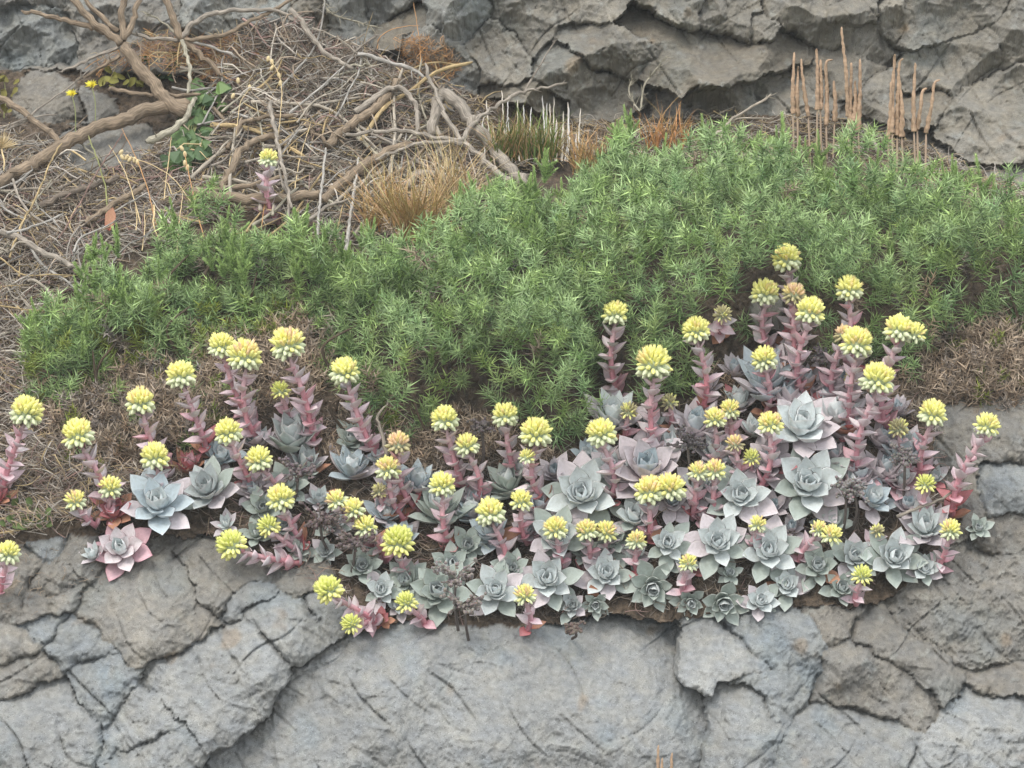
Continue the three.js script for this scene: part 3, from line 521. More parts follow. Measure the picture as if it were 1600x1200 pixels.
// ---------- the succulents, each with its rosette and its flowering stems ----------
const known = [];
function succulent(label, rosettes, stalks = [], group = 'succulents on the rock ledge') {
  for (const [u, v, r] of rosettes) known.push({ u, v, r, label });
  const a = rosettes[0] ?? [stalks[0][3], stalks[0][4]], base = onGround(a[0], a[1], 0), root = thing('succulent_plant', label, 'succulent', base, group);
  for (const r of rosettes) rosette(root, base, r);
  for (const s of stalks) stalk(root, base, s);
}
// from the left
succulent('flowering succulent cut off by the left edge of the photo, its yellow head highest there', [[2, 790, 26, 'red', 'up', -0.2]], [[41, 645, 29, 4, 772]]);
succulent('yellow head on a short pink stem at the left edge above bare rock', [], [[12, 865, 20, 0, 925]]);
succulent('pink and white rosette with red lower leaves resting lowest on the left rock', [[192, 868, 50, 'pinkwhite', 'front', 0, 78]]);
succulent('small whitish side rosette tucked left of the pink and white rosette', [[152, 872, 26, 'pale', 'mid', -0.5, 60]]);
succulent('succulent with a tall mint budded head and two short heads left of the blue rosette', [[185, 812, 38, 'red', 'mid', -0.2, 70]], [[122, 680, 28, 168, 800], [172, 763, 19, 185, 815], [118, 783, 17, 150, 822, 'orange']]);
succulent('blue grey rosette on the left with one yellow head rising behind it', [[246, 808, 60, 'blue', 'mid', 0.1, 76]], [[242, 715, 25, 270, 788]]);
succulent('reddish succulent whose orange tipped yellow head leans left over brown dead gorse', [[292, 738, 34, 'red', 'up', 0.2, 60]], [[219, 629, 26, 268, 738, 'orange']]);
succulent('succulent with red foot leaves and a yellow head on a red stem against dead gorse', [[348, 722, 38, 'blue', 'mid', 0, 66], [322, 712, 22, 'red', 'up', 0.2, 66]], [[283, 588, 26, 328, 712]]);
succulent('grey rosette seen from the side right of the blue grey rosette on the left', [[335, 782, 52, 'grey', 'mid', -0.25, 72]]);
succulent('succulent carrying two crowded big yellow heads side by side below the left gorse', [[405, 700, 34, 'grey', 'up', -0.1, 60]], [[346, 541, 23, 400, 672], [382, 557, 31, 412, 700, 'orange']]);
succulent('tall grey leaved succulent with the highest large yellow head of the left half', [[456, 706, 60, 'grey', 'up', 0, 50]], [[449, 539, 31, 490, 690, 'orange']]);
succulent('small lime green head on a thin pale stem below the tall yellow heads', [], [[438, 611, 15, 447, 668, 'lime']]);
succulent('mauve leaved succulent with two yellow heads on short pink stems, left of centre', [[400, 775, 36, 'mauve', 'mid', -0.2, 66]], [[356, 676, 24, 400, 770], [405, 719, 23, 432, 778]]);
succulent('dark green succulent with a mint budded head and a small head below it', [[412, 800, 34, 'dark', 'front', 0, 74]], [[439, 780, 24, 482, 858], [420, 823, 18, 478, 868, 'lime']]);
succulent('lime yellow head lying on the rock on a creeping stem with grey bracts', [], [[362, 852, 26, 470, 880, 'lime']]);
succulent('succulent of grey leaves beside a brown tangle left of the double orange head', [[478, 742, 46, 'grey', 'up', 0.1, 58]]);
succulent('blue rosette below a leaning yellow head at the foot of the middle gorse', [[548, 748, 50, 'blue', 'up', 0.1, 62]], [[539, 582, 25, 588, 712]]);
succulent('succulent with a wide double orange yellow head and a paler head beside it', [[568, 892, 36, 'dark', 'front', 0, 74]], [[526, 783, 17, 596, 868, 'orange', [[552, 797, 19]]], [571, 824, 19, 602, 878]]);
succulent('green leaved succulent with a large lime yellow head above a pink bract stem', [[640, 915, 38, 'green', 'front', -0.2, 76]], [[622, 847, 29, 645, 908, 'lime']]);
succulent('blue leaved succulent with a peach tinted head and a paler one in front', [[650, 770, 46, 'blue', 'up', 0.15, 54]], [[622, 694, 20, 655, 800, 'peach'], [606, 733, 21, 632, 812, 'orange'], [592, 768, 11, 612, 800, 'dull']]);
succulent('rosy succulent with two yellow heads one behind the other, centre of the ledge', [[742, 790, 34, 'mauve', 'mid', 0, 66]], [[695, 656, 24, 725, 765], [730, 697, 20, 742, 790]]);
succulent('grey green rosette with pointed leaves and a yellow head on a pink red stem', [[690, 815, 58, 'green', 'up', -0.1, 62]], [[691, 759, 22, 712, 862]]);
succulent('slim stemmed succulent with pale topped head against the brown gap in the gorse', [[812, 745, 28, 'green', 'up', 0, 60]], [[789, 650, 22, 806, 745]]);
succulent('green succulent with a large yellow head and a small mint bud cluster on its stem', [[800, 772, 50, 'green', 'up', -0.3, 62]], [[837, 678, 28, 855, 790, 'yellow', [[823, 715, 12]]]]);
succulent('blue leaved succulent with a big yellow head low in the centre', [[772, 846, 44, 'blue', 'mid', -0.2, 70]], [[766, 802, 26, 796, 885]]);
succulent('mauve succulent with a smaller yellow head right of the big central head', [[822, 838, 30, 'mauve', 'mid', 0, 66]], [[814, 783, 18, 824, 850]]);
succulent('teal grey rosette half covered by a short orange yellow head', [[868, 848, 50, 'bluegreen', 'front', 0, 76]], [[868, 827, 20, 876, 890, 'orange']]);
succulent('green rosette at the lip under two touching orange yellow heads', [[946, 905, 46, 'bluegreen', 'front', 0, 80]], [[917, 830, 18, 910, 892, 'orange'], [947, 832, 18, 958, 880, 'orange']]);
succulent('large teal rosette with tight centre and a mint budded head beside it', [[910, 785, 62, 'bluegreen', 'front', -0.05, 78]], [[940, 678, 26, 950, 790]]);
succulent('pale upright rosette below the slender yellow head that stands in green gorse', [[958, 672, 58, 'pale', 'up', 0, 56]], [[961, 491, 22, 968, 622], [982, 643, 14, 975, 690, 'dull']]);
succulent('broad mauve rosette with the largest yellow head on a tall red stem', [[1008, 750, 70, 'mauve', 'mid', 0, 68]], [[1021, 569, 33, 1028, 712]]);
succulent('succulent with the widest double yellow head in front of the broad mauve rosette', [[1050, 792, 36, 'mauve', 'front', 0, 76]], [[1014, 768, 26, 1016, 846, 'orange', [[1048, 764, 26]]]]);
succulent('small teal rosette right of a short orange yellow head on the lower ledge', [[1042, 857, 40, 'bluegreen', 'front', 0, 80]], [[994, 846, 16, 998, 898, 'orange']]);
succulent('pale mauve succulent under a tall stemmed mint budded head beside the gorse', [[1085, 690, 60, 'mauve', 'up', 0, 60]], [[1088, 517, 24, 1094, 652]]);
succulent('dull fading flower head close behind the tallest red stem', [], [[1046, 629, 13, 1044, 672, 'dull']]);
succulent('mauve succulent with a pair of pale yellow heads between two pale rosettes', [[1135, 730, 34, 'mauve', 'mid', 0, 62]], [[1117, 655, 18, 1130, 735, 'orange'], [1140, 641, 17, 1150, 700, 'orange']]);
succulent('peach orange head on a short mauve stem with a lime side head', [], [[1148, 694, 14, 1148, 765, 'peach'], [1174, 716, 13, 1166, 750, 'lime']]);
succulent('pink bracted succulent with twin orange yellow heads touching each other', [[1095, 812, 26, 'pink', 'mid', 0, 60]], [[1090, 738, 16, 1082, 812, 'orange'], [1117, 736, 18, 1118, 808, 'orange']]);
succulent('teal rosette facing the viewer left of the large front rosette', [[1156, 785, 52, 'bluegreen', 'front', 0, 78]]);
succulent('largest teal rosette facing the viewer, pointed leaves, right of centre', [[1260, 770, 66, 'bluegreen', 'front', 0, 78]]);
succulent('white and mauve rosette with a small orange head in front of it', [[1250, 690, 68, 'whitemauve', 'mid', 0, 72]], [[1204, 663, 21, 1182, 770, 'orange']]);
succulent('blue grey rosette with a yellow head standing before it, above the white rosette', [[1200, 620, 68, 'blue', 'up', -0.1, 62]], [[1195, 562, 22, 1195, 650]]);
succulent('mauve upright succulent with peach and yellow heads close together at the gorse edge', [[1312, 622, 52, 'mauve', 'up', 0.1, 52], [1262, 610, 40, 'mauve', 'up', -0.1, 54]], [[1241, 460, 20, 1248, 602, 'peach'], [1266, 488, 26, 1262, 630]]);
succulent('pair of heads with the topmost yellow head of the whole cluster', [[1216, 570, 34, 'mauve', 'up', 0, 52]], [[1195, 459, 25, 1216, 560], [1229, 406, 26, 1236, 540]]);
succulent('succulent with a round yellow head before dark gorse and a wide head below', [[1320, 690, 44, 'mauve', 'up', -0.1, 56]], [[1327, 453, 23, 1326, 600], [1338, 537, 29, 1326, 690], [1318, 524, 16, 1310, 640, 'peach']]);
succulent('thick stemmed succulent with a broad yellow head over rows of pink bracts', [[1345, 752, 42, 'mauve', 'mid', -0.1, 62]], [[1371, 594, 31, 1342, 752], [1330, 590, 9, 1325, 640, 'dull']]);
succulent('tall succulent with a double yellow head, rightmost in front of the gorse', [[1392, 690, 34, 'mauve', 'up', 0, 56]], [[1405, 516, 26, 1394, 690, 'yellow', [[1430, 522, 17]]]]);
succulent('blue grey upright rosette with a yellow head before the right boulder', [[1412, 722, 54, 'blue', 'up', 0.05, 56]], [[1457, 647, 24, 1440, 752], [1404, 670, 16, 1400, 725, 'dull']]);
succulent('short lime yellow head above the pale upright rosette on the right', [[1432, 800, 24, 'mauve', 'mid', 0, 62]], [[1446, 757, 16, 1434, 812, 'lime']]);
succulent('rightmost flowering stem, curved and red, leaning out over the right boulder', [[1462, 815, 24, 'mauve', 'mid', 0.4, 60]], [[1542, 666, 21, 1488, 808]]);
succulent('pale upright rosette with an orange yellow head at its right flank', [[1446, 838, 54, 'pale', 'mid', -0.1, 58]], [[1485, 829, 17, 1462, 892, 'orange']]);
succulent('lone small green rosette on bare rock at the far right', [[1526, 830, 24, 'green', 'front', 0, 82]]);
succulent('blue rosette half hidden behind a dead black flower stalk', [[1357, 795, 42, 'blue', 'mid', 0.2, 74]]);
succulent('teal rosette with long drooping leaves lowest on the right', [[1388, 880, 50, 'bluegreen', 'front', 0.15, 72]]);
succulent('teal rosette above a lime yellow head that hangs over the lip', [[1330, 878, 42, 'bluegreen', 'front', 0.1, 72]], [[1347, 900, 16, 1338, 945, 'lime'], [1371, 830, 9, 1362, 855, 'dull']]);
succulent('small green rosette with a double orange head on a slanting pink stem', [[1276, 892, 40, 'green', 'front', 0, 76]], [[1279, 828, 13, 1250, 882, 'orange', [[1299, 837, 17]]]]);
succulent('small teal rosette hanging over the rock crack', [[1227, 922, 38, 'bluegreen', 'front', 0, 76]]);
succulent('teal rosette with tight rings of leaves behind a tiny yellow head', [[1198, 872, 52, 'bluegreen', 'front', 0, 80]], [[1184, 820, 13, 1178, 868, 'orange']]);
succulent('teal rosette with round centre in the middle of the lower right row', [[1120, 858, 50, 'bluegreen', 'front', 0, 80]]);
succulent('small grey green plant with a short pink stem and orange yellow head', [[1078, 938, 28, 'green', 'droop', 0, 66]], [[1075, 881, 14, 1068, 932, 'orange']]);
succulent('drooping green rosette whose leaves hang like a star over the slab', [[1130, 938, 40, 'green', 'droop', 0, 66]]);
succulent('tiny green rosette wedged between larger teal rosettes', [[1140, 900, 22, 'green', 'front', 0, 78]]);
succulent('drooping dull green rosette with a dried centre above the slab crack', [[1020, 912, 42, 'green', 'droop', 0, 70]]);
succulent('teal rosette at the lip above a pale pink stem with a small yellow head', [[855, 915, 50, 'bluegreen', 'front', 0, 82]], [[820, 931, 17, 824, 986, 'orange']]);
succulent('teal rosette with a dark tight centre beside a dead grey flower stalk', [[775, 932, 48, 'bluegreen', 'front', 0, 80]]);
succulent('green rosette partly hidden by dead stalks with a lime yellow head before it', [[690, 935, 54, 'green', 'front', -0.1, 78]], [[635, 942, 17, 664, 978, 'lime']]);
succulent('lime yellow head on a pink stem lying on rock left of the big slab', [], [[514, 922, 24, 592, 975, 'lime']]);
succulent('lowest small lime yellow head with red leaves behind it', [[596, 972, 20, 'red', 'front', 0, 70]], [[549, 975, 16, 590, 966, 'lime']]);
succulent('single yellow head on a purple stem high among the grey brushwood', [], [[419, 249, 17, 436, 350]]);
succulent('dull yellow head half sunk in gorse beside a brown stone', [], [[1129, 492, 14, 1126, 530, 'dull']]);
succulent('small grey leaved plant in shade right of the dark brown tangle', [[732, 860, 36, 'dark', 'front', 0, 74]]);
succulent('dull green plant squeezed between the teal rosettes low in the centre', [[800, 895, 34, 'dark', 'front', 0, 74]]);
succulent('mauve leaves without flowers left of the thick stemmed succulent', [[1300, 728, 38, 'mauve', 'up', 0, 58]]);
succulent('greyish mauve plant between the twin orange heads and the gorse', [[1150, 590, 34, 'mauve', 'up', -0.1, 56]]);
succulent('dim green plant under the broad mauve rosette', [[958, 850, 34, 'green', 'front', 0, 76]]);
succulent('small blue plant in the shade behind the lime yellow head', [[598, 812, 38, 'blue', 'mid', 0.2, 62]]);
succulent('grey plant hanging at the lip between drooping rosettes', [[930, 940, 26, 'dark', 'droop', 0, 72]]);
succulent('mauve plant among the stems above the small double orange head', [[1300, 828, 34, 'green', 'mid', 0, 70]]);
succulent('upright mauve leaves at the gorse edge left of the mauve upright succulent', [[1226, 640, 52, 'mauve', 'up', 0.15, 54]]);
succulent('large pale leaves fanning up between the white rosette and the thick stem', [[1300, 672, 62, 'whitemauve', 'up', 0.2, 58]]);
succulent('upright mauve leaves behind the blue grey upright rosette near the right boulder', [[1380, 752, 48, 'mauve', 'up', 0.1, 60]]);
succulent('mauve leaves at the foot of the tall stemmed mint head', [[1118, 722, 44, 'whitemauve', 'up', 0, 58]]);
succulent('green leaves under the broad double yellow head', [[990, 822, 42, 'bluegreen', 'mid', 0, 72]]);
succulent('blue leaves behind the big yellow head low in the centre', [[742, 812, 42, 'blue', 'up', -0.2, 58]]);
succulent('pink tinged leaves between the white rosette and the teal front rosette', [[1204, 735, 44, 'mauve', 'mid', -0.1, 70]]);
succulent('grey leaves on the ledge between the two mint heads left of centre', [[520, 826, 36, 'grey', 'mid', 0.1, 68]]);
succulent('mauve leaves in shade left of the large teal rosette', [[842, 800, 40, 'mauve', 'mid', 0, 66]]);
succulent('pale leaves beside the dead black cluster', [[1050, 716, 48, 'pale', 'up', -0.1, 58]]);
succulent('green leaves filling the ledge below the tall grey leaved succulent', [[450, 770, 40, 'green', 'mid', 0, 70]]);
succulent('mauve leaves crowding the ledge under the pale upright rosette on the right', [[1418, 800, 40, 'mauve', 'mid', 0, 64]]);
succulent('teal leaves low on the ledge right of the lime head', [[705, 890, 40, 'green', 'front', 0.1, 76]]);
succulent('mauve leaves packed between the two yellow heads beside the dark gorse gap', [[1285, 640, 40, 'mauve', 'up', 0.1, 54]]);
succulent('small pale rosette just left of the blue grey rosette under the pair of heads', [[1158, 640, 38, 'pale', 'up', -0.2, 58]]);
succulent('mauve leaves right of the thick stemmed succulent, below the rightmost double head', [[1375, 700, 42, 'mauve', 'up', 0.15, 56]]);
succulent('pinkish leaves between the blue half hidden rosette and the upright mauve leaves', [[1330, 760, 42, 'pinkwhite', 'mid', 0.1, 66]]);
succulent('pale pink leaves below the blue grey upright rosette with a yellow head', [[1404, 762, 40, 'pinkwhite', 'mid', 0.1, 62]]);
succulent('silvery leaves left of the broad mauve rosette', [[955, 745, 44, 'pale', 'mid', -0.15, 66]]);
succulent('silvery leaves under the twin orange heads', [[1094, 770, 44, 'whitemauve', 'mid', 0, 68]]);
// smaller plants that fill the ledge between the larger ones, each named after the plant that it grows beside
{
  const ledge = [300, 740, 420, 690, 560, 690, 620, 740, 700, 770, 880, 740, 940, 660, 1080, 640, 1150, 570, 1260, 560, 1400, 620, 1440, 700, 1470, 760, 1490, 850, 1420, 920, 1330, 930, 1270, 930, 1220, 945, 1130, 962, 1000, 945, 900, 955, 800, 962, 700, 975, 620, 965, 540, 900, 430, 850, 340, 830], P2 = []; for (let i = 0; i < ledge.length; i += 2) P2.push([ledge[i], ledge[i + 1]]);
  const taken = new Set(), colour = { bluegreen: 'teal', green: 'green', mauve: 'mauve', pale: 'pale', blue: 'blue', pinkwhite: 'pinkish', grey: 'grey' };
  const mains = known.slice();
  for (let k = 0, n = 0; k < 4000 && n < 62; k++) {
    const u = R(300, 1490), v = R(560, 965), r = R(24, 40); if (!inside(P2, u, v)) continue;
    if (known.some((q) => Math.hypot(q.u - u, q.v - v) < 0.62 * (q.r + r))) continue;
    let b = mains[0]; for (const q of mains) if (Math.hypot(q.u - u, q.v - v) < Math.hypot(b.u - u, b.v - v)) b = q;
    const dx = u - b.u, dy = v - b.v, side = Math.abs(dx) > Math.abs(dy) ? (dx < 0 ? 'left of' : 'right of') : dy < 0 ? 'above' : 'below', key = side + b.label; if (taken.has(key)) continue; taken.add(key);
    const low = v > 850, tints = low ? ['bluegreen', 'green', 'bluegreen', 'grey'] : u > 1000 ? ['mauve', 'mauve', 'pale', 'pinkwhite', 'bluegreen'] : ['grey', 'blue', 'mauve', 'green', 'pale'], tint = tints[Math.floor(R(0, tints.length))];
    const words = b.label.split(' '); let cut = words.length <= 10 ? words.length : 0; for (let i = 3; i <= 10 && words.length > 10; i++) if (/^(with|in|on|beside|under|between|behind|before|above|below|at|right|left|that|whose|against|standing|rising|among)$/.test(words[i]) && !/^(the|a|just|from|seen)$/.test(words[i - 1]) || (words[i] === 'and' && i > 6)) cut = i; if (!cut) cut = 10;
    succulent(`small ${colour[tint]} leaves ${side} the ${words.slice(0, cut).join(' ').replace(/^(the|a|an) /, '')}`, [[u, v, r, tint, low ? 'front' : u > 1050 && v < 740 ? 'up' : 'mid', R(-0.15, 0.15), low ? R(70, 80) : R(54, 70)]]); n++;
  }
}
// ---------- gorse: spiny sprigs, living and dead ----------
function sprigGeo(pal, { len = 0.036, n = 26, spine = 0.025, side = 2, sparse = 1, ang = 66 } = {}) {
  const P = [], C = [];
  const tri = (a, b, c, ca, cb, cc) => { P.push(a.x, a.y, a.z, b.x, b.y, b.z, c.x, c.y, c.z); C.push(...ca, ...cb, ...cc); };
  const needle = (p, d, L, w, c0, c1) => {
    const e1 = d.clone().cross(V(0.31, 0.2, 0.93)).normalize().multiplyScalar(w), e2 = d.clone().cross(e1).normalize().multiplyScalar(w), tip = p.clone().addScaledVector(d, L), b = [0, 1, 2].map((k) => p.clone().addScaledVector(e1, Math.cos(k * 2.094)).addScaledVector(e2, Math.sin(k * 2.094)));
    for (let k = 0; k < 3; k++) tri(b[k], b[(k + 1) % 3], tip, c0, c0, c1);
  };
  const shoot = (p0, d, L, n, s0) => {
    const e1 = d.clone().cross(V(0.2, 0.3, 0.9)).normalize(), e2 = d.clone().cross(e1), ph = R(0, 6);
    needle(p0, d, L, 0.0011, pal.stem, pal.stem);
    for (let i = 0; i < n; i++) {
      const t = (i + 0.3) / n, az = ph + i * 2.39996 + R(-0.3, 0.3), th = (lerp(ang + 20, ang - 26, t) + R(-12, 12)) * Math.PI / 180, l = s0 * lerp(1, 0.62, t) * R(0.7, 1.2);
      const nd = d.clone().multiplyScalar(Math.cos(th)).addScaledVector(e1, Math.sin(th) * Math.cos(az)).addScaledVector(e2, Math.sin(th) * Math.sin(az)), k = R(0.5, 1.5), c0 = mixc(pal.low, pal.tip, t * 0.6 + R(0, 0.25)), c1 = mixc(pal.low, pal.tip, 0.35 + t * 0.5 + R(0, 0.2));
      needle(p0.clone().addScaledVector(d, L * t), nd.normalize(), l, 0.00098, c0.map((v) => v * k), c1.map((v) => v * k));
    }
  };
  shoot(V(0, 0, 0), V(R(-0.1, 0.1), 1, R(-0.1, 0.1)).normalize(), len, Math.round(n * sparse), spine);
  for (let i = 0; i < side; i++) { const a = R(0, 6.28), d = V(Math.cos(a) * 0.8, R(0.6, 1.1), Math.sin(a) * 0.8).normalize(); shoot(V(0, len * R(0.1, 0.5), 0), d, len * R(0.4, 0.62), Math.round(n * 0.45 * sparse), spine * 0.85); }
  const g = new THREE.BufferGeometry(); g.setAttribute('position', new THREE.Float32BufferAttribute(P, 3)); g.setAttribute('color', new THREE.Float32BufferAttribute(C, 3)); g.computeVertexNormals(); return g;
}
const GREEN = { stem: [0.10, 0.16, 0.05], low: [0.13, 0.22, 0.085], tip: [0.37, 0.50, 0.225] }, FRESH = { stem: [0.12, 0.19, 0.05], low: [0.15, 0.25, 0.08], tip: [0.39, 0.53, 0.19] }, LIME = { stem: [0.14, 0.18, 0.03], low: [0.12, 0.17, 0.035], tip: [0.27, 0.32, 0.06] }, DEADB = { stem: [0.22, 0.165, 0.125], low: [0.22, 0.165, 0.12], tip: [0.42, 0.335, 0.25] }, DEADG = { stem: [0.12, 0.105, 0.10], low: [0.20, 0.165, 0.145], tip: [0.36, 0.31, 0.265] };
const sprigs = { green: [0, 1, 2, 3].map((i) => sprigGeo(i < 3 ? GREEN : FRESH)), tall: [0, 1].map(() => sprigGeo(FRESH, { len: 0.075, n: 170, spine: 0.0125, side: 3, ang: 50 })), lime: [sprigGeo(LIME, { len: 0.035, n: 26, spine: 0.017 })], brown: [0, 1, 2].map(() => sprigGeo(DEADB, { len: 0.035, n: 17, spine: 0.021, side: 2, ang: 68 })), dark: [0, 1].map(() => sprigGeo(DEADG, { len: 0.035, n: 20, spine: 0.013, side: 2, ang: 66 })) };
function slopeNormal(x, y) { const e = 0.02, a = (baseZ(x + e, y) - baseZ(x - e, y)) / (2 * e), b = (baseZ(x, y + e) - baseZ(x, y - e)) / (2 * e); return V(-a, -b, 1).normalize(); }
// sprigs spread over an outline on the bank, in layers that make rounded clumps
function thicket(root, base, poly, { kinds, gap = 0.0255, lift = 0.095, layers = 3, parts = 80, name = 'sprig', stuff = 'foliage', dead, scale = [0.9, 1.4], upright = 0.75, cell = 0.095 }) {
  const b = boxOf(poly), made = [], grid = new Map(), o = new THREE.Object3D();
  for (let layer = 0; layer < layers; layer++) {
    const g = gap * (layer ? 1.05 : 0.95), tries = Math.round(((b[2] - b[0]) * (b[3] - b[1])) / (g * g) * 3.2), seen = new Map();
    for (let i = 0; i < tries; i++) {
      const x = R(b[0], b[2]), y = R(b[1], b[3]); if (!inside(poly, x, y)) continue;
      const ci = Math.floor(x / g), cj = Math.floor(y / g); let ok = true;
      for (let a = -1; a < 2 && ok; a++) for (let c = -1; c < 2; c++) { const q = seen.get((ci + a) * 10007 + cj + c); if (q && q.some(([px, py]) => (px - x) ** 2 + (py - y) ** 2 < g * g * 0.6)) { ok = false; break; } }
      if (!ok) continue;
      const key = ci * 10007 + cj; seen.get(key)?.push([x, y]) ?? seen.set(key, [[x, y]]);
      const q = { ...worley(x / cell + 0.4 * nB(x * 9, y * 9), y / cell * 1.25) }, dome = Math.max(0, 1 - q.f1 * q.f1 * 1.7), hole = sstep(-0.5, -0.12, fbm(x * 8 + 31, y * 10, 2));
      const q1 = worley(x / 0.22 + 3.3 + 0.3 * nB(x * 5, y * 5 + 9), y / 0.16 + 7.1), big = dead ? 0 : Math.max(0, 1 - q1.f1 * q1.f1 * 1.5), bx = q1.dx, by = q1.dy, inn = sstep(0, y > (b[1] + b[3]) / 2 ? 0.11 : 0.035, edge(poly, x, y)), h = 0.115 * big * inn * [1, 0.8, 0.55][layer] + lift * (0.2 + 0.8 * inn) * (0.12 + 0.8 * dome + 0.35 * h2(q.i, q.j, 3)) * (0.3 + 0.7 * hole) * [1, 0.62, 0.3][layer];
      const n = slopeNormal(x, y), z = Math.max(H(x, y), baseZ(x, y) - 0.01), p = V(x, y, z).addScaledVector(n, h).add(V(0, h * 0.28, 0));
      const d = n.multiplyScalar(0.75).add(V(R(-0.5, 0.5) + q.dx * 1.2 + (dead ? 0 : bx * 0.9), upright + R(-0.3, 0.3) + q.dy * 0.8 + (dead ? 0 : by * 0.7), R(-0.3, 0.4))).normalize();
      if (room.some(([rx, ry, rz, rr]) => p.z > rz - 0.03 && Math.hypot(p.x - rx + d.x * 0.02, p.y - ry + d.y * 0.02) < rr + 0.016)) continue;
      made.push({ p, d, layer, s: R(...scale) * (layer === 2 ? 1.1 : 1), front: p.z + h * 2, inn });
    }
  }
  made.forEach((m, i) => { m.i = i; });
  const top = new Set([...made].filter((m) => !m.layer).sort((a, c) => c.s * (1 + 0.3 * c.front) - a.s * (1 + 0.3 * a.front)).slice(0, parts).map((m) => m.i)), rest = new Map();
  for (const m of made) {
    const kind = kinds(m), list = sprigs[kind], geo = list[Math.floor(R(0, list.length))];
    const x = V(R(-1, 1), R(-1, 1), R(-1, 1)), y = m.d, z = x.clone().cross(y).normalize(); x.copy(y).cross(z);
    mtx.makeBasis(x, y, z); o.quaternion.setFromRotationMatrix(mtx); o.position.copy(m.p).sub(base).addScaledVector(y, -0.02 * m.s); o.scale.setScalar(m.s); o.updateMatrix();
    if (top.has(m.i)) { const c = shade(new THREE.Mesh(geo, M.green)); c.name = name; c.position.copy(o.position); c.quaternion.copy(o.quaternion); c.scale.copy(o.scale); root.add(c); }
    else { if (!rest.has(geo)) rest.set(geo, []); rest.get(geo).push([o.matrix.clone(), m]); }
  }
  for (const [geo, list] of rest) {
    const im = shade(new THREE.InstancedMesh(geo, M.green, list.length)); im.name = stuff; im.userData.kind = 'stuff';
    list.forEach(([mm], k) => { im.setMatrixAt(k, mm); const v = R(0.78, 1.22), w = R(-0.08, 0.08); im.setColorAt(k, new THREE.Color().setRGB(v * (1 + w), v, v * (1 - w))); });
    root.add(im);
  }
  return made;
}
const browse = (n) => (m) => (m.layer === 2 && rnd() < 0.1 ? (rnd() < 0.5 ? 'brown' : 'dark') : rnd() < n ? 'brown' : 'green');
function gorse(label, flat, opt, shoots = []) {
  const poly = worldPoly(flat), b = boxOf(poly), base = V((b[0] + b[2]) / 2, b[1], baseZ((b[0] + b[2]) / 2, b[1])), root = thing('gorse_bush', label, 'gorse bush', base, opt.group);
  thicket(root, base, poly, opt);
  for (let k = 0; k < 7 && !opt.dead; k++) { // woody stems inside
    const x = R(b[0], b[2]), y = R(b[1], b[3]); if (!inside(poly, x, y)) continue;
    const a = V(x, y - 0.05, H(x, y - 0.05)), n = slopeNormal(x, y), g = tube([a, a.clone().addScaledVector(n, 0.03).add(V(R(-0.03, 0.03), 0.03, 0)), a.clone().addScaledVector(n, 0.04).add(V(R(-0.06, 0.06), 0.06, 0))], 0.003, 0.0015, { radial: 6, col: () => [0.15, 0.115, 0.085] });
    part(root, 'branch', g, M.bark, base);
  }
  if (!opt.dead && poly.length > 8) for (let k = 0, c = 0; k < 400 && c < (opt.parts ?? 0) * 0.42; k++) { const x = R(b[0], b[2]), y = R(b[1], b[3]); if (!inside(poly, x, y)) continue; const q = worley(x / 0.095 + 0.4 * nB(x * 9, y * 9), y / 0.095 * 1.25); if (q.f1 > 0.42 || room.some(([rx, ry, rz, rr]) => Math.hypot(x - rx, y + 0.06 - ry) < rr + 0.05)) continue; c++; const n = slopeNormal(x, y), s = R(0.5, 0.8), m = shade(new THREE.Mesh(sprigs.tall[Math.floor(R(0, 2))], M.green)), d = n.clone().multiplyScalar(0.45).add(V(R(-0.35, 0.35), 1, R(-0.1, 0.3))).normalize(), xx = V(R(-1, 1), 0.1, R(-1, 1)).cross(d).normalize(); m.name = 'shoot'; mtx.makeBasis(xx, d, xx.clone().cross(d)); m.quaternion.setFromRotationMatrix(mtx); m.scale.setScalar(s); m.position.set(x, y, Math.max(H(x, y), baseZ(x, y))).addScaledVector(n, 0.055).add(V(0, 0.02, 0)).sub(base); root.add(m); }
  for (const [u, v, s] of shoots) { // single shoots that stand above the bush: the tip is at (u, v)
    const q = onBase(u + R(-4, 4), v + 70 * s), tip = inPlane(u, v, q.z + 0.05), list = sprigs.tall, m = shade(new THREE.Mesh(list[Math.floor(R(0, 2))], M.green)), d = V(R(-0.12, 0.12), 1, R(-0.05, 0.15)).normalize(), x = V(R(-1, 1), 0, R(-1, 1)).cross(d).normalize();
    m.name = 'shoot'; mtx.makeBasis(x, d, x.clone().cross(d).normalize()); m.quaternion.setFromRotationMatrix(mtx); m.scale.set(s * 0.95, s, s * 0.95); m.position.copy(tip).addScaledVector(d, -0.098 * s).sub(base); root.add(m);
  }
}
gorse('largest green gorse bush, spreading on the right between cliff and succulents', [925, 290, 955, 272, 985, 262, 1040, 278, 1095, 266, 1150, 284, 1215, 266, 1260, 290, 1330, 306, 1390, 326, 1440, 330, 1500, 350, 1545, 340, 1575, 352, 1660, 362, 1660, 520, 1545, 505, 1475, 525, 1430, 590, 1350, 560, 1250, 565, 1150, 545, 1100, 590, 1000, 650, 930, 630, 880, 520, 850, 420, 795, 345, 850, 332, 895, 308],
  { kinds: browse(0.012), parts: 190 }, [[985, 160, 1], [1098, 162, 0.9], [1160, 178, 0.7], [1217, 156, 1.1], [1040, 195, 0.7], [1280, 188, 0.8], [1328, 197, 0.7], [1395, 232, 0.7], [1438, 224, 0.7], [1526, 222, 1], [1588, 286, 0.7], [1150, 205, 0.8], [935, 218, 0.8], [1060, 205, 0.7], [1250, 200, 0.7], [1370, 215, 0.6], [1190, 192, 0.7], [1480, 250, 0.6], [1555, 262, 0.6]]);
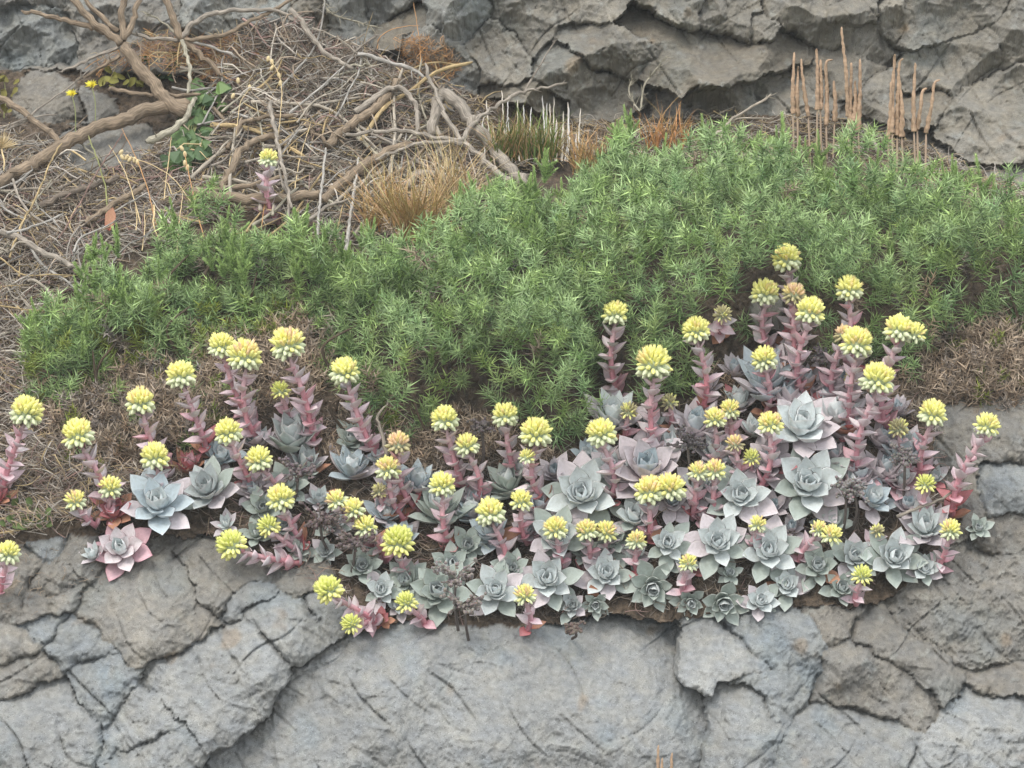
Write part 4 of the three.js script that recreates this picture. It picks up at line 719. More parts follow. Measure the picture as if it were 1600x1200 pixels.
gorse('broad green gorse bush in the middle above the yellow flower heads', [700, 404, 790, 338, 850, 352, 900, 480, 960, 610, 938, 680, 880, 712, 850, 672, 760, 645, 700, 632, 640, 690, 600, 680, 605, 610, 560, 575, 500, 520, 480, 470, 560, 448, 640, 436],
  { kinds: (m) => (m.p.y < -0.03 && m.layer && rnd() < 0.25 ? 'lime' : browse(0.02)(m)), parts: 140 }, [[640, 345, 0.6], [780, 278, 0.7], [820, 290, 0.6], [745, 310, 0.6], [700, 332, 0.6], [880, 265, 0.7]]);
gorse('low green gorse bush in front of the grey brushwood, upper left', [232, 424, 300, 398, 360, 384, 430, 396, 520, 420, 625, 404, 640, 428, 560, 470, 500, 505, 440, 492, 360, 486, 252, 478], { kinds: browse(0.03), parts: 60, lift: 0.075, gap: 0.022 }, [[368, 318, 0.9], [530, 378, 0.6], [250, 372, 0.7], [618, 345, 0.8], [425, 352, 0.7], [330, 350, 0.7], [575, 362, 0.7], [460, 345, 0.7], [395, 340, 0.7]]);
gorse('lower left gorse bush with yellow green shoots and browned underside', [38, 560, 90, 505, 130, 475, 180, 450, 250, 462, 350, 474, 440, 465, 475, 488, 425, 530, 340, 530, 310, 570, 240, 566, 160, 590, 110, 640, 44, 626], { kinds: (m) => (m.p.y < 0.12 && rnd() < 0.3 ? 'lime' : browse(0.05)(m)), parts: 80, lift: 0.075, gap: 0.022 }, [[180, 412, 0.6], [140, 432, 0.6]]);
gorse('green gorse tuft between the two lower left flower heads and brown dead gorse', [510, 530, 560, 560, 610, 612, 600, 680, 545, 640, 500, 570], { kinds: browse(0.1), parts: 14, lift: 0.04 });
gorse('brown dead gorse under the left gorse bush, behind the left flower stems', [88, 632, 160, 580, 240, 560, 300, 566, 335, 530, 400, 520, 410, 600, 400, 690, 320, 720, 220, 742, 110, 730, 60, 660], { dead: 1, kinds: () => (rnd() < 0.12 ? (rnd() < 0.5 ? 'lime' : 'green') : rnd() < 0.75 ? 'brown' : 'dark'), parts: 60, lift: 0.03, gap: 0.018, group: 'patches of dead gorse' });
gorse('patch of grey brown dead gorse beside the highest large yellow head', [412, 480, 470, 468, 525, 492, 520, 560, 500, 640, 520, 720, 470, 710, 430, 650, 410, 560], { dead: 1, kinds: () => (rnd() < 0.92 ? 'brown' : 'dark'), parts: 30, lift: 0.03, gap: 0.018, group: 'patches of dead gorse' });
gorse('large brown dead gorse patch above the right boulder', [1440, 540, 1480, 522, 1540, 500, 1660, 525, 1660, 610, 1565, 640, 1500, 632, 1436, 610], { dead: 1, kinds: () => (rnd() < 0.06 ? 'lime' : rnd() < 0.85 ? 'brown' : 'dark'), parts: 70, lift: 0.045, gap: 0.018, group: 'patches of dead gorse' });
gorse('dead brown undergrowth in the gap under the middle gorse bush', [520, 560, 600, 620, 640, 680, 700, 640, 770, 655, 840, 680, 880, 720, 800, 760, 740, 780, 680, 760, 620, 720, 560, 700, 530, 640], { dead: 1, kinds: () => (rnd() < 0.92 ? 'brown' : 'dark'), parts: 30, lift: 0.018, gap: 0.02, group: 'patches of dead gorse' });
gorse('small straw brown cushion of dead gorse below the reddest stem foot', [490, 698, 520, 690, 556, 700, 556, 724, 520, 730, 494, 722], { dead: 1, kinds: () => 'brown', parts: 12, lift: 0.035, gap: 0.014, group: 'patches of dead gorse' });
gorse('thin brown dead gorse in the dark gap behind the right flower stems', [1100, 590, 1180, 560, 1300, 555, 1420, 590, 1450, 650, 1380, 660, 1250, 600, 1120, 640], { dead: 1, kinds: () => (rnd() < 0.92 ? 'brown' : 'dark'), parts: 20, lift: 0.01, gap: 0.024, group: 'patches of dead gorse' });
gorse('brown patch of dead sprigs inside the middle gorse bush', [770, 400, 850, 395, 880, 425, 830, 440, 775, 430], { dead: 1, kinds: () => 'brown', parts: 14, lift: 0.075, gap: 0.017, group: 'patches of dead gorse' });
// ---------- brushwood, dry grass and litter on the bank behind ----------
const WOOD = { brown: [0.32, 0.255, 0.19], grey: [0.40, 0.365, 0.325], pale: [0.52, 0.475, 0.41], dark: [0.215, 0.18, 0.15], lichen: [0.47, 0.45, 0.37], silver: [0.5, 0.49, 0.475], purple: [0.30, 0.20, 0.175], straw: [0.55, 0.43, 0.24], green: [0.22, 0.23, 0.09], orange: [0.45, 0.25, 0.11] };
const aloft = (u, v, l) => meet(u, v, baseZ, l / 1000);
function limb(flat, r0, r1, tone, spurs = 0) {
  if (r0 > 2.2) { r0 *= 1.2; r1 *= 1.2; }
  const raise = r0 > 1.5 ? 16 : 6; // flat: u, v, millimetres in front of the bank
  const pts = []; for (let i = 0; i < flat.length; i += 3) pts.push(aloft(flat[i], flat[i + 1], flat[i + 2] + raise));
  const c0 = WOOD[tone], ph = R(0, 90), col = (t) => { const k = 1 + 0.22 * nA(t * 9 + ph, 3); return [c0[0] * k, c0[1] * k, c0[2] * k]; };
  const gs = [tube(pts, r0 / 1000, r1 / 1000, { radial: r0 > 5 ? 11 : r0 > 2 ? 8 : 6, knob: r0 > 2.5 ? 0.16 : 0.22, wob: Math.min(0.0035, r0 * 0.0007), col })], cv = new THREE.CatmullRomCurve3(pts, false, 'centripetal');
  for (let i = 0; i < spurs; i++) { const t = R(0.05, 0.98), p = cv.getPointAt(t), d = cv.getTangentAt(t).add(V(R(-1, 1), R(-1, 1), R(0, 1))).normalize(), l = R(0.006, 0.02); gs.push(tube([p, p.clone().addScaledVector(d, l * 0.5), p.clone().addScaledVector(d, l).add(V(0, R(-0.003, 0.004), 0))], Math.min(0.0014, r1 * 0.0007), 0.0005, { radial: 5, seg: 3, col })); }
  return { g: gs.length > 1 ? mergeGeometries(gs) : gs[0], at: pts[0] };
}
function branch(label, flat, r0, r1, tone, spurs = 0, name = 'dead_branch', cat = 'branch', group = 'dead branches on the bank') { const l = limb(flat, r0, r1, tone, spurs); return alone(name, label, cat, l.g, r0 < 1.6 ? M.dry : M.bark, l.at.clone(), group); }
{ // the forked trunk, upper left
  const root = thing('dead_shrub', 'thick forked dead shrub trunk at the upper left with bare limbs fanning upwards', 'dead shrub', aloft(292, 178, 40));
  for (const [f, a, b, tone, s] of [
    [[292, 178, 45, 262, 158, 60, 240, 130, 75, 215, 104, 90, 190, 68, 100], 10.5, 8.5, 'brown', 2], [[190, 70, 100, 160, 44, 110, 122, 10, 120, 108, -14, 125], 6.5, 5, 'brown', 2], [[184, 48, 100, 152, 20, 105, 122, -14, 110], 4, 3, 'brown', 1],
    [[191, 62, 102, 191, 22, 110, 195, -16, 116], 5.4, 4.6, 'brown', 0], [[194, 62, 102, 209, 26, 108, 224, -16, 112], 4.8, 3.8, 'brown', 0], [[162, 48, 104, 112, 34, 95, 60, 22, 80, 32, 18, 70], 4.6, 2.6, 'brown', 3], [[186, 74, 96, 150, 88, 85, 94, 114, 75], 2.8, 1.8, 'grey', 6], [[188, 86, 92, 150, 110, 70, 118, 126, 50], 2.8, 2.2, 'brown', 2]]) part(root, 'limb', limb(f, a, b, tone, s).g, M.bark, root.position);
}
{ // the star of limbs right of it
  const root = thing('dead_shrub', 'star of bare brown limbs meeting in one knot above the orange bracken', 'dead shrub', aloft(284, 60, 70));
  for (const [f, a, b, tone, s] of [
    [[284, 62, 70, 270, 28, 80, 252, -14, 88], 6, 5, 'brown', 0], [[284, 62, 70, 240, 61, 74, 204, 53, 84], 3.2, 2.4, 'grey', 2], [[284, 60, 70, 304, 36, 78, 340, 20, 78, 392, 15, 72, 425, 17, 66, 462, 30, 60, 474, 33, 58], 4.4, 2.2, 'grey', 5], [[286, 62, 70, 340, 56, 70, 386, 36, 66, 430, 14, 60, 464, -6, 55], 3.4, 2.6, 'brown', 3],
    [[285, 64, 72, 293, 90, 80, 297, 116, 84, 293, 146, 80], 3.2, 2.4, 'lichen', 6], [[288, 62, 68, 330, 72, 60, 372, 90, 50], 2.6, 1.8, 'silver', 0], [[288, 64, 66, 318, 90, 55, 348, 118, 40], 5, 3.5, 'brown', 0], [[280, 58, 72, 250, 32, 70, 222, 18, 64], 2.2, 1.4, 'lichen', 5], [[282, 66, 72, 278, 84, 70, 276, 106, 64], 1.6, 1, 'straw', 0]]) part(root, 'limb', limb(f, a, b, tone, s).g, M.bark, root.position);
}
branch('thick grey brown log slanting down to the left edge beneath the dome stone', [296, 166, 45, 236, 170, 50, 192, 188, 50, 146, 202, 46, 100, 226, 42, 60, 250, 38, 20, 274, 34, -24, 296, 30], 11, 8.5, 'brown', 4);
branch('crooked lichen covered branch end right of the thick log', [306, 152, 60, 298, 164, 66, 290, 184, 72, 272, 200, 74, 252, 212, 74, 230, 221, 72], 3, 6, 'lichen', 14);
branch('brown limb coming in from the left edge in front of the dome stone', [-12, 146, 70, 20, 164, 70, 45, 182, 62, 68, 200, 55, 95, 222, 45], 5, 4.6, 'brown', 2);
branch('grey spiny twig crossing the dome stone', [-10, 212, 50, 40, 188, 56, 62, 168, 64, 100, 142, 76, 150, 102, 80], 2.2, 1.2, 'grey', 26);
branch('short horizontal branch behind the forked trunk', [170, 138, 50, 215, 146, 56, 252, 148, 58, 312, 148, 60], 3.2, 2.4, 'brown', 4);
branch('pale twig running along the left edge below the thick log', [-10, 205, 60, 40, 186, 62, 88, 178, 60], 1.8, 1.2, 'grey', 6);
branch('curved grey branch falling from the brush heap in front of the cliff', [452, 16, 60, 474, 34, 62, 484, 58, 62, 510, 82, 62, 532, 96, 60, 553, 106, 58], 4.6, 3, 'grey', 8);
branch('lichen spotted twig reaching over the cliff crack', [504, -6, 40, 514, 18, 40, 550, 32, 36, 598, 46, 30], 2, 1.4, 'lichen', 34);
branch('silvery stick on top of the brush heap', [560, 83, 58, 600, 94, 56, 640, 108, 54, 670, 124, 50], 3.2, 2.4, 'silver', 3);
branch('pale broken twig over the brush heap', [488, 44, 56, 520, 56, 56, 546, 72, 54, 560, 86, 52], 1.8, 1.2, 'pale', 14);
{
  const root = thing('dead_shrub', 'arched grey driftwood root right of the brush heap, two thick legs', 'dead shrub', aloft(690, 148, 70));
  for (const [f, a, b, tone] of [[[686, 146, 70, 706, 152, 78, 726, 176, 82, 740, 198, 80, 764, 220, 74, 778, 242, 66, 804, 268, 58, 820, 290, 50], 9.5, 8, 'grey'], [[688, 148, 70, 680, 172, 72, 676, 196, 70, 671, 212, 60], 8.5, 7, 'grey'], [[672, 200, 62, 682, 202, 66, 690, 212, 58], 5, 4, 'pale']]) part(root, 'limb', limb(f, a, b, tone, 1).g, M.bark, root.position);
}
{
  const root = thing('dead_shrub', 'slender forked grey branch leaning over the arched root, twigs to both sides', 'dead shrub', aloft(796, 282, 70));
  for (const [f, a, b, tone, s] of [[[796, 284, 70, 766, 258, 86, 740, 234, 96, 720, 216, 100, 696, 182, 104, 680, 146, 100, 664, 100, 92], 4.8, 2.6, 'grey', 6], [[724, 218, 100, 742, 190, 100, 766, 172, 98, 800, 150, 92, 822, 142, 88, 852, 136, 80, 884, 130, 70], 3.8, 1.8, 'grey', 8], [[820, 142, 88, 838, 112, 80, 854, 84, 70, 870, 62, 60], 2, 1, 'grey', 16], [[726, 222, 100, 680, 214, 98, 640, 206, 94, 592, 205, 90, 536, 213, 84], 4, 2.6, 'grey', 8], [[724, 224, 100, 672, 222, 98, 630, 232, 92, 584, 250, 84], 3.2, 2, 'grey', 4]]) part(root, 'limb', limb(f, a, b, tone, s).g, M.bark, root.position);
}
branch('grey bent branch hooked over the middle of the brush heap', [556, 176, 60, 592, 146, 72, 616, 137, 76, 634, 144, 76, 648, 160, 74, 650, 186, 70, 652, 208, 66], 5, 3, 'grey', 5);
branch('thick brown branch rising to the right through the brush heap', [512, 226, 55, 545, 196, 62, 588, 168, 64, 606, 148, 62, 624, 124, 56], 6.5, 6, 'brown', 3);
branch('long grey branch lying level under the purple flower stem', [302, 300, 45, 350, 309, 52, 420, 312, 54, 502, 302, 52], 8, 7, 'brown', 3);
branch('brown curved branch above the level branch', [306, 298, 42, 366, 292, 50, 412, 284, 50, 450, 276, 46], 4.4, 3.6, 'brown', 3);
branch('heavy brown branch climbing right from the pale upright sticks', [502, 314, 50, 530, 290, 58, 560, 264, 62, 602, 240, 64, 646, 222, 58], 7, 6.4, 'brown', 3);
branch('brown branch bent like an elbow left of the single yellow head', [344, 296, 45, 362, 262, 58, 374, 238, 62, 396, 222, 62, 436, 212, 58], 5.5, 5, 'brown', 3);
branch('arched brown branch over the ivy, left part of the brush heap', [356, 232, 50, 376, 196, 60, 404, 184, 62, 460, 180, 58], 3.6, 3, 'brown', 3);
branch('dark weathered stick in front of the single yellow head', [421, 158, 80, 430, 204, 86, 442, 262, 84, 456, 326, 74], 3.2, 2.2, 'grey', 3);
branch('bleached upright stick, left one of two standing in the gorse', [509, 232, 60, 503, 290, 64, 498, 342, 62, 496, 386, 56], 2, 2.6, 'silver', 0);
branch('bleached upright stick, right one of two standing in the gorse', [560, 246, 60, 554, 296, 64, 546, 350, 62, 540, 398, 56], 2, 3.4, 'silver', 3);
branch('grey stick slanting between the two bleached sticks', [470, 358, 55, 500, 330, 60, 530, 316, 60, 552, 310, 58], 3.4, 1.8, 'grey', 0);
branch('dark fallen stick at the left edge pointing down to the gorse', [-14, 360, 45, 30, 372, 48, 62, 392, 48, 92, 406, 48, 126, 426, 46, 138, 444, 40], 5.2, 3.4, 'grey', 4);
branch('brown lichen stick between the litter and the upper left gorse', [135, 348, 40, 160, 330, 46, 188, 312, 46, 228, 288, 42], 4.6, 4, 'brown', 4);
branch('whitish twig lying beside the brown lichen stick', [172, 334, 46, 200, 318, 50, 236, 298, 48], 1.8, 1.2, 'silver', 3);
branch('dark branch half sunk in litter under the thick log', [60, 322, 34, 110, 302, 40, 150, 288, 42, 186, 276, 38], 5, 4, 'dark', 3);
branch('long reddish stem leaning from the litter up to the thick log', [92, 372, 48, 118, 330, 60, 150, 272, 72, 194, 206, 78], 1.7, 1.1, 'purple', 2);
branch('straw coloured stem leaning steeply at the left edge', [14, 402, 40, 32, 356, 52, 60, 300, 62, 80, 252, 68, 96, 224, 66], 2, 1.5, 'straw', 2);
branch('thin green stem standing in front of the dark slab', [167, 342, 50, 165, 296, 62, 155, 258, 72, 138, 212, 76], 1.5, 1, 'green', 4);
branch('short brown root stub above the dark hollow', [636, 292, 40, 650, 276, 52, 672, 270, 54, 692, 276, 52, 704, 286, 44], 6, 5, 'grey', 2);
branch('bowed pale twig at the edge of the middle gorse bush', [656, 312, 50, 690, 298, 60, 720, 296, 60, 780, 306, 54], 2.2, 1.4, 'pale', 4);
branch('grey twig under the bowed pale twig', [702, 274, 46, 722, 286, 52, 736, 296, 50], 2.8, 1.6, 'grey', 0);
branch('gnarled grey twig rising out of the big gorse, right one of a pair', [1000, 172, 60, 1004, 150, 58, 1008, 132, 55, 1024, 110, 50, 1042, 88, 45], 2, 1.3, 'lichen', 22);
branch('gnarled grey twig rising out of the big gorse, left one of a pair', [1000, 174, 60, 988, 156, 58, 983, 142, 55, 988, 122, 50], 1.8, 1.2, 'lichen', 18);
branch('pale bent twig leaning on rock behind the big gorse', [1108, 218, 70, 1134, 196, 70, 1150, 182, 66, 1180, 164, 60, 1206, 148, 54], 2.6, 1.6, 'pale', 8);
branch('second pale twig beside the bent one behind the big gorse', [1126, 218, 66, 1140, 190, 66, 1176, 184, 60, 1210, 186, 56], 2, 1.2, 'pale', 8);
branch('grey twig among the brown seed spikes', [1350, 196, 60, 1362, 214, 60, 1372, 240, 56], 3, 1.8, 'grey', 3);
branch('thin dead twig leaning on rock at the foot of the rightmost flower stem', [1400, 806, 30, 1462, 784, 36, 1504, 754, 40, 1518, 722, 40, 1528, 694, 36], 2.4, 1, 'grey', 5);
branch('forked dead stem beside the leaning yellow head of the middle', [604, 712, 30, 596, 672, 42, 588, 650, 46, 604, 634, 46, 612, 622, 44], 3, 1.2, 'grey', 3);

// the pile of loose sticks between the logs, every stick its own
function pile(label, flat, n, r, len) {
  const poly = worldPoly(flat), b = boxOf(poly), base = V((b[0] + b[2]) / 2, b[1], baseZ((b[0] + b[2]) / 2, b[1])), root = thing('brush_pile', label, 'brush pile', base);
  for (let i = 0; i < n; i++) {
    let x, y, k = 0; do { x = R(b[0], b[2]); y = R(b[1], b[3]); } while (!inside(poly, x, y) && ++k < 60);
    const a = R(-0.75, 0.95) + (rnd() < 0.2 ? 1.2 : 0), L = lerp(len[0], len[1], rnd() ** 1.4), h = R(0.02, 0.075), bow = R(-0.13, 0.13) * L, rr = lerp(r[0], r[1], rnd() ** 2) * 0.001, tone = WOOD[['grey', 'brown', 'pale', 'pale', 'silver', 'dark', 'straw', 'lichen'][Math.floor(R(0, 8))]], kk = R(0.85, 1.12), pts = [];
    for (let q = 0; q < 5; q++) { const t = q / 4 - 0.5, px = x + Math.cos(a) * t * L - Math.sin(a) * bow * (1 - 4 * t * t), py = y + Math.sin(a) * t * L + Math.cos(a) * bow * (1 - 4 * t * t); pts.push(V(px + R(-0.006, 0.006), py + R(-0.006, 0.006), baseZ(px, py) + h + R(-0.008, 0.008))); }
    const ph = R(0, 60), col = (t) => { const m = kk * (1 + 0.2 * nA(t * 7 + ph, 2)); return tone.map((v) => v * m); }, gs = [tube(pts, rr, rr * R(0.4, 0.8), { radial: 7, knob: 0.18, wob: 0.0006, seg: Math.round(8 + L * 70), col })], cv = new THREE.CatmullRomCurve3(pts);
    for (let q = 0; q < 4; q++) { const p = cv.getPoint(R(0.1, 0.95)), d = V(R(-1, 1), R(-1, 1), R(-0.2, 1)).normalize().multiplyScalar(R(0.008, 0.03)); gs.push(tube([p, p.clone().addScaledVector(d, 0.5).add(V(0, 0.002, 0)), p.clone().add(d)], rr * 0.45, rr * 0.2, { radial: 5, seg: 4, col })); }
    part(root, 'stick', mergeGeometries(gs), M.bark, base);
  }
}
pile('heap of loose pale sticks between the brush heap and the straw tuft', [360, 190, 450, 180, 560, 130, 660, 130, 700, 200, 760, 260, 720, 300, 640, 300, 560, 330, 480, 340, 400, 330, 350, 280], 190, [1.2, 4.6], [0.06, 0.26]);
pile('loose sticks lying across the litter at the left edge above the left gorse bush', [-60, 210, 60, 240, 140, 230, 200, 300, 240, 360, 150, 430, 60, 500, -60, 540], 110, [0.9, 3.2], [0.05, 0.2]);
pile('loose sticks on the top of the brush heap under the cliff', [300, 130, 400, 80, 480, 60, 560, 80, 650, 115, 690, 150, 600, 160, 480, 170, 380, 170], 90, [0.8, 3], [0.05, 0.2]);

// long dry grass stems, some with seed heads
function grass(label, flat, tone, seeds = [], group = 'dry grass stems on the upper left bank') {
  const l = limb(flat, 0.95, 0.6, tone), root = thing('dry_grass', label, 'dry grass', l.at.clone(), group);
  part(root, 'stem', l.g, M.dry, root.position);
  for (const [u, v, d] of seeds) { const p = aloft(u, v, d), g = new THREE.SphereGeometry(0.0034, 8, 6); g.deleteAttribute('uv'); g.scale(1, 1.7, 0.9); g.rotateZ(R(-0.7, 0.7)); setColors(g, (x, y, z, q) => { q[0] = 0.6; q[1] = 0.49; q[2] = 0.28; }); g.translate(p.x, p.y, p.z); part(root, 'seed_head', g, M.dry, root.position); }
}
grass('dry grass with pale seed heads before the brush heap, tallest with five heads', [433, 230, 60, 438, 180, 74, 440, 138, 80, 432, 108, 84, 418, 90, 84], 'straw', [[419, 92, 84], [425, 97, 84], [425, 106, 84], [436, 118, 82], [438, 130, 80]]);
grass('dry grass with three seed heads beside the ivy', [358, 260, 60, 370, 200, 72, 376, 160, 78, 390, 138, 80], 'straw', [[364, 150, 76], [372, 126, 80], [390, 137, 80]]);
grass('orange grass stem with a row of seed heads bending left', [300, 318, 50, 270, 278, 66, 238, 258, 74, 216, 250, 76, 190, 240, 76], 'straw', [[189, 238, 76], [191, 246, 76], [198, 246, 76], [203, 249, 76], [210, 250, 76], [215, 254, 76]]);
grass('orange leaning grass stem crossing the dark slab', [244, 352, 46, 232, 300, 64, 214, 250, 74, 190, 200, 76], 'orange');
grass('reddish grass stem with seed heads at the edge of the ivy', [318, 370, 50, 306, 320, 62, 296, 276, 70, 288, 238, 74], 'orange', [[284, 232, 74], [289, 241, 74], [289, 255, 74], [293, 262, 72]]);
grass('straight straw stem hanging beside the lichen covered branch', [256, 312, 50, 262, 262, 64, 268, 212, 72], 'straw');
grass('fine green straw stem in front of the litter', [220, 350, 46, 206, 300, 62, 192, 262, 70, 170, 226, 72], 'straw');
grass('bright orange stalk near the purple flower stem', [406, 372, 50, 412, 330, 58, 420, 280, 64, 426, 250, 64], 'orange');
grass('straw stem behind the single yellow head', [458, 316, 50, 466, 260, 62, 478, 216, 68, 486, 190, 66], 'straw');
grass('thin red stalk right of the purple flower stem', [478, 336, 50, 482, 300, 58, 484, 270, 60], 'purple');
grass('thin orange stem standing before the cliff crack', [656, 130, 40, 657, 80, 44, 652, 40, 44, 646, 4, 44], 'orange');
grass('curling orange leaf blade in the cliff crack', [590, 76, 40, 592, 60, 44, 612, 46, 46, 636, 41, 46, 655, 40, 44], 'orange');
for (const [flat, label] of [[[60, 360, 40, 40, 330, 50, 20, 318, 50], 'long straw lying left of the brown lichen stick'], [[290, 372, 44, 250, 330, 54, 230, 300, 60], 'straw crossing the litter above the upper left gorse'], [[700, 330, 50, 676, 290, 66, 664, 240, 70], 'tall straw in front of the dark hollow'], [[746, 318, 50, 742, 270, 66, 730, 232, 70], 'straw with dry blades beside the arched root'], [[20, 470, 30, 60, 440, 40, 110, 400, 44], 'straw lying at the left edge below the fallen stick'], [[212, 360, 42, 214, 340, 50, 212, 322, 52], 'short bleached stalk in the litter left of the gorse'], [[222, 392, 42, 226, 360, 50, 226, 330, 54], 'bleached stalk at the corner of the upper left gorse'], [[276, 398, 50, 280, 350, 58, 286, 300, 62], 'thin white stalk rising left of the upper left gorse shoots']]) grass(label, flat, rnd() < 0.5 ? 'straw' : 'pale');

// litter: dead twigs and spines in countless number
function stickGeo(bend, r, spiny) {
  const pts = [V(0, -0.5, 0), V(bend * 0.6, -0.15, bend * 0.3), V(bend, 0.2, 0), V(bend * 0.2, 0.5, -bend * 0.3)], gs = [tube(pts, r, r * 0.5, { radial: 5, seg: 5, col: () => [1, 1, 1], knob: 0.25 })];
  for (let i = 0; i < spiny; i++) { const t = R(-0.45, 0.45), d = V(R(-1, 1), R(-0.5, 1), R(-1, 1)).normalize().multiplyScalar(R(0.12, 0.3)); gs.push(tube([V(bend * 0.6, t, 0), V(bend * 0.6 + d.x, t + d.y, d.z)], r * 0.55, r * 0.2, { radial: 3, seg: 3, col: () => [1, 1, 1] })); }
  const g = gs.length > 1 ? mergeGeometries(gs) : gs[0]; g.deleteAttribute('color'); return g;
}
const stick = [stickGeo(0.06, 0.016, 0), stickGeo(0.16, 0.02, 3), stickGeo(-0.1, 0.014, 8), stickGeo(0.3, 0.018, 2)];
function litter(label, flat, n, tones, { len = [0.02, 0.09], lift = [0.002, 0.03], out = 0.35, fat = 1, name = 'twig_litter' } = {}) {
  const poly = worldPoly(flat), b = boxOf(poly), lists = stick.map(() => []), o = new THREE.Object3D();
  for (let i = 0; i < n; i++) {
    let x, y, k = 0; do { x = R(b[0], b[2]); y = R(b[1], b[3]); } while (!inside(poly, x, y) && ++k < 60);
    const N = slopeNormal(x, y), d = V(R(-1, 1), R(-0.8, 0.8), R(-0.5, 0.5)); d.addScaledVector(N, -d.dot(N)).normalize().addScaledVector(N, R(-0.1, out)).normalize();
    const L = lerp(len[0], len[1], rnd() ** 1.8), z = Math.max(H(x, y), baseZ(x, y) - 0.005), clump = 0.5 + 0.8 * Math.max(0, fbm(x * 7, y * 7, 2) + 0.35);
    o.position.set(x, y, z).addScaledVector(N, R(...lift) * clump); const s = V(R(-1, 1), R(-1, 1), R(-1, 1)).cross(d).normalize(); mtx.makeBasis(s, d, s.clone().cross(d)); o.quaternion.setFromRotationMatrix(mtx);
    const w = fat * clamp(L, 0.03, 0.09) * R(0.7, 1.4); o.scale.set(w, L, w); o.updateMatrix(); lists[Math.floor(R(0, stick.length))].push(o.matrix.clone());
  }
  const root = new THREE.Group(); root.name = numbered(name); root.userData.kind = 'stuff'; root.userData.label = label; scene.add(root);
  lists.forEach((l, q) => { const im = shade(new THREE.InstancedMesh(stick[q], M.litter, l.length)); im.name = 'twigs'; l.forEach((m, k) => { im.setMatrixAt(k, m); const t = tones[Math.floor(R(0, tones.length))], v = R(0.7, 1.25); im.setColorAt(k, new THREE.Color().setRGB(WOOD[t][0] * v, WOOD[t][1] * v, WOOD[t][2] * v)); }); root.add(im); });
}
const mixed = ['brown', 'brown', 'grey', 'grey', 'pale', 'dark', 'dark', 'straw', 'purple'];
litter('tangle of grey brown dead twigs covering the upper left bank', [-70, 190, 60, 230, 150, 290, 250, 240, 330, 200, 380, 120, 470, 90, 560, 90, 660, 130, 760, 165, 790, 250, 800, 290, 700, 345, 640, 385, 520, 380, 360, 330, 230, 390, 130, 440, 40, 520, -70, 560], 7500, mixed);
litter('dense brush heap of pale dead twigs beside the cliff', [400, 60, 470, 45, 520, 70, 580, 95, 640, 130, 640, 180, 600, 230, 520, 230, 430, 190, 370, 190, 350, 130], 2900, ['grey', 'brown', 'brown', 'dark', 'pale', 'purple'], { lift: [0.005, 0.05], out: 0.6 });
litter('fine dead twigs and needles along the lower left earth', [-70, 560, 40, 520, 60, 640, 110, 730, 220, 742, 300, 730, 280, 790, 150, 820, 60, 840, -70, 850], 2200, mixed, { len: [0.012, 0.06] });
litter('dark needles and twigs in the gaps between the succulents', [300, 700, 420, 660, 520, 640, 700, 660, 900, 700, 1100, 620, 1400, 600, 1460, 660, 1500, 780, 1400, 900, 1250, 935, 1000, 960, 640, 970, 540, 940, 420, 860, 300, 830], 3600, ['dark', 'brown', 'dark', 'grey', 'purple'], { len: [0.01, 0.05], lift: [0, 0.014] });
litter('rust orange dead bracken below the star of limbs', [226, 66, 290, 64, 380, 72, 430, 100, 420, 140, 340, 150, 300, 130, 240, 110, 180, 112, 150, 120, 160, 108, 220, 90], 1100, ['orange', 'orange', 'straw', 'brown', 'purple'], { len: [0.014, 0.06], lift: [0.005, 0.05], out: 0.7, fat: 0.8 });
litter('rust orange dry leaves on the ledge below the cliff crack', [624, 66, 660, 60, 705, 80, 720, 110, 700, 135, 640, 120, 622, 90], 380, ['orange', 'orange', 'brown'], { len: [0.01, 0.04], lift: [0.003, 0.04], out: 0.9 });
litter('grey litter on the ledge behind the big gorse', [880, 190, 1000, 195, 1150, 190, 1300, 190, 1450, 235, 1520, 270, 1640, 310, 1640, 340, 1480, 320, 1300, 250, 900, 260, 780, 290, 790, 240], 1700, ['grey', 'brown', 'pale', 'straw'], { len: [0.012, 0.05] });
litter('few needles and crumbs caught in cracks of the lower left rock', [-40, 850, 60, 846, 140, 840, 180, 900, 100, 950, -40, 980], 90, ['dark', 'brown'], { len: [0.006, 0.02], lift: [0, 0.003] });
// ---------- tufts, spikes, small herbs ----------
function bladeGeo(len, w, bend, c0, c1, n = 5) { // a bent grass blade, folded along its middle
  const P = [], C = [], I = [];
  for (let i = 0; i <= n; i++) { const t = i / n, ww = w * (1 - t ** 1.6) + 0.0001, x = bend * t * t * len, y = len * t * (1 - 0.25 * bend * bend * t); for (const s of [-1, 0, 1]) { P.push(x, y, s * ww + 0, ); C.push(...mixc(c0, c1, t)); if (!s) P[P.length - 3] -= ww * 0.5; } }
  for (let i = 0; i < n; i++) for (let k = 0; k < 2; k++) { const a = i * 3 + k; I.push(a, a + 1, a + 3, a + 1, a + 4, a + 3); }
  const g = new THREE.BufferGeometry(); g.setAttribute('position', new THREE.Float32BufferAttribute(P, 3)); g.setAttribute('color', new THREE.Float32BufferAttribute(C, 3)); g.setIndex(I); g.computeVertexNormals(); return g;
}
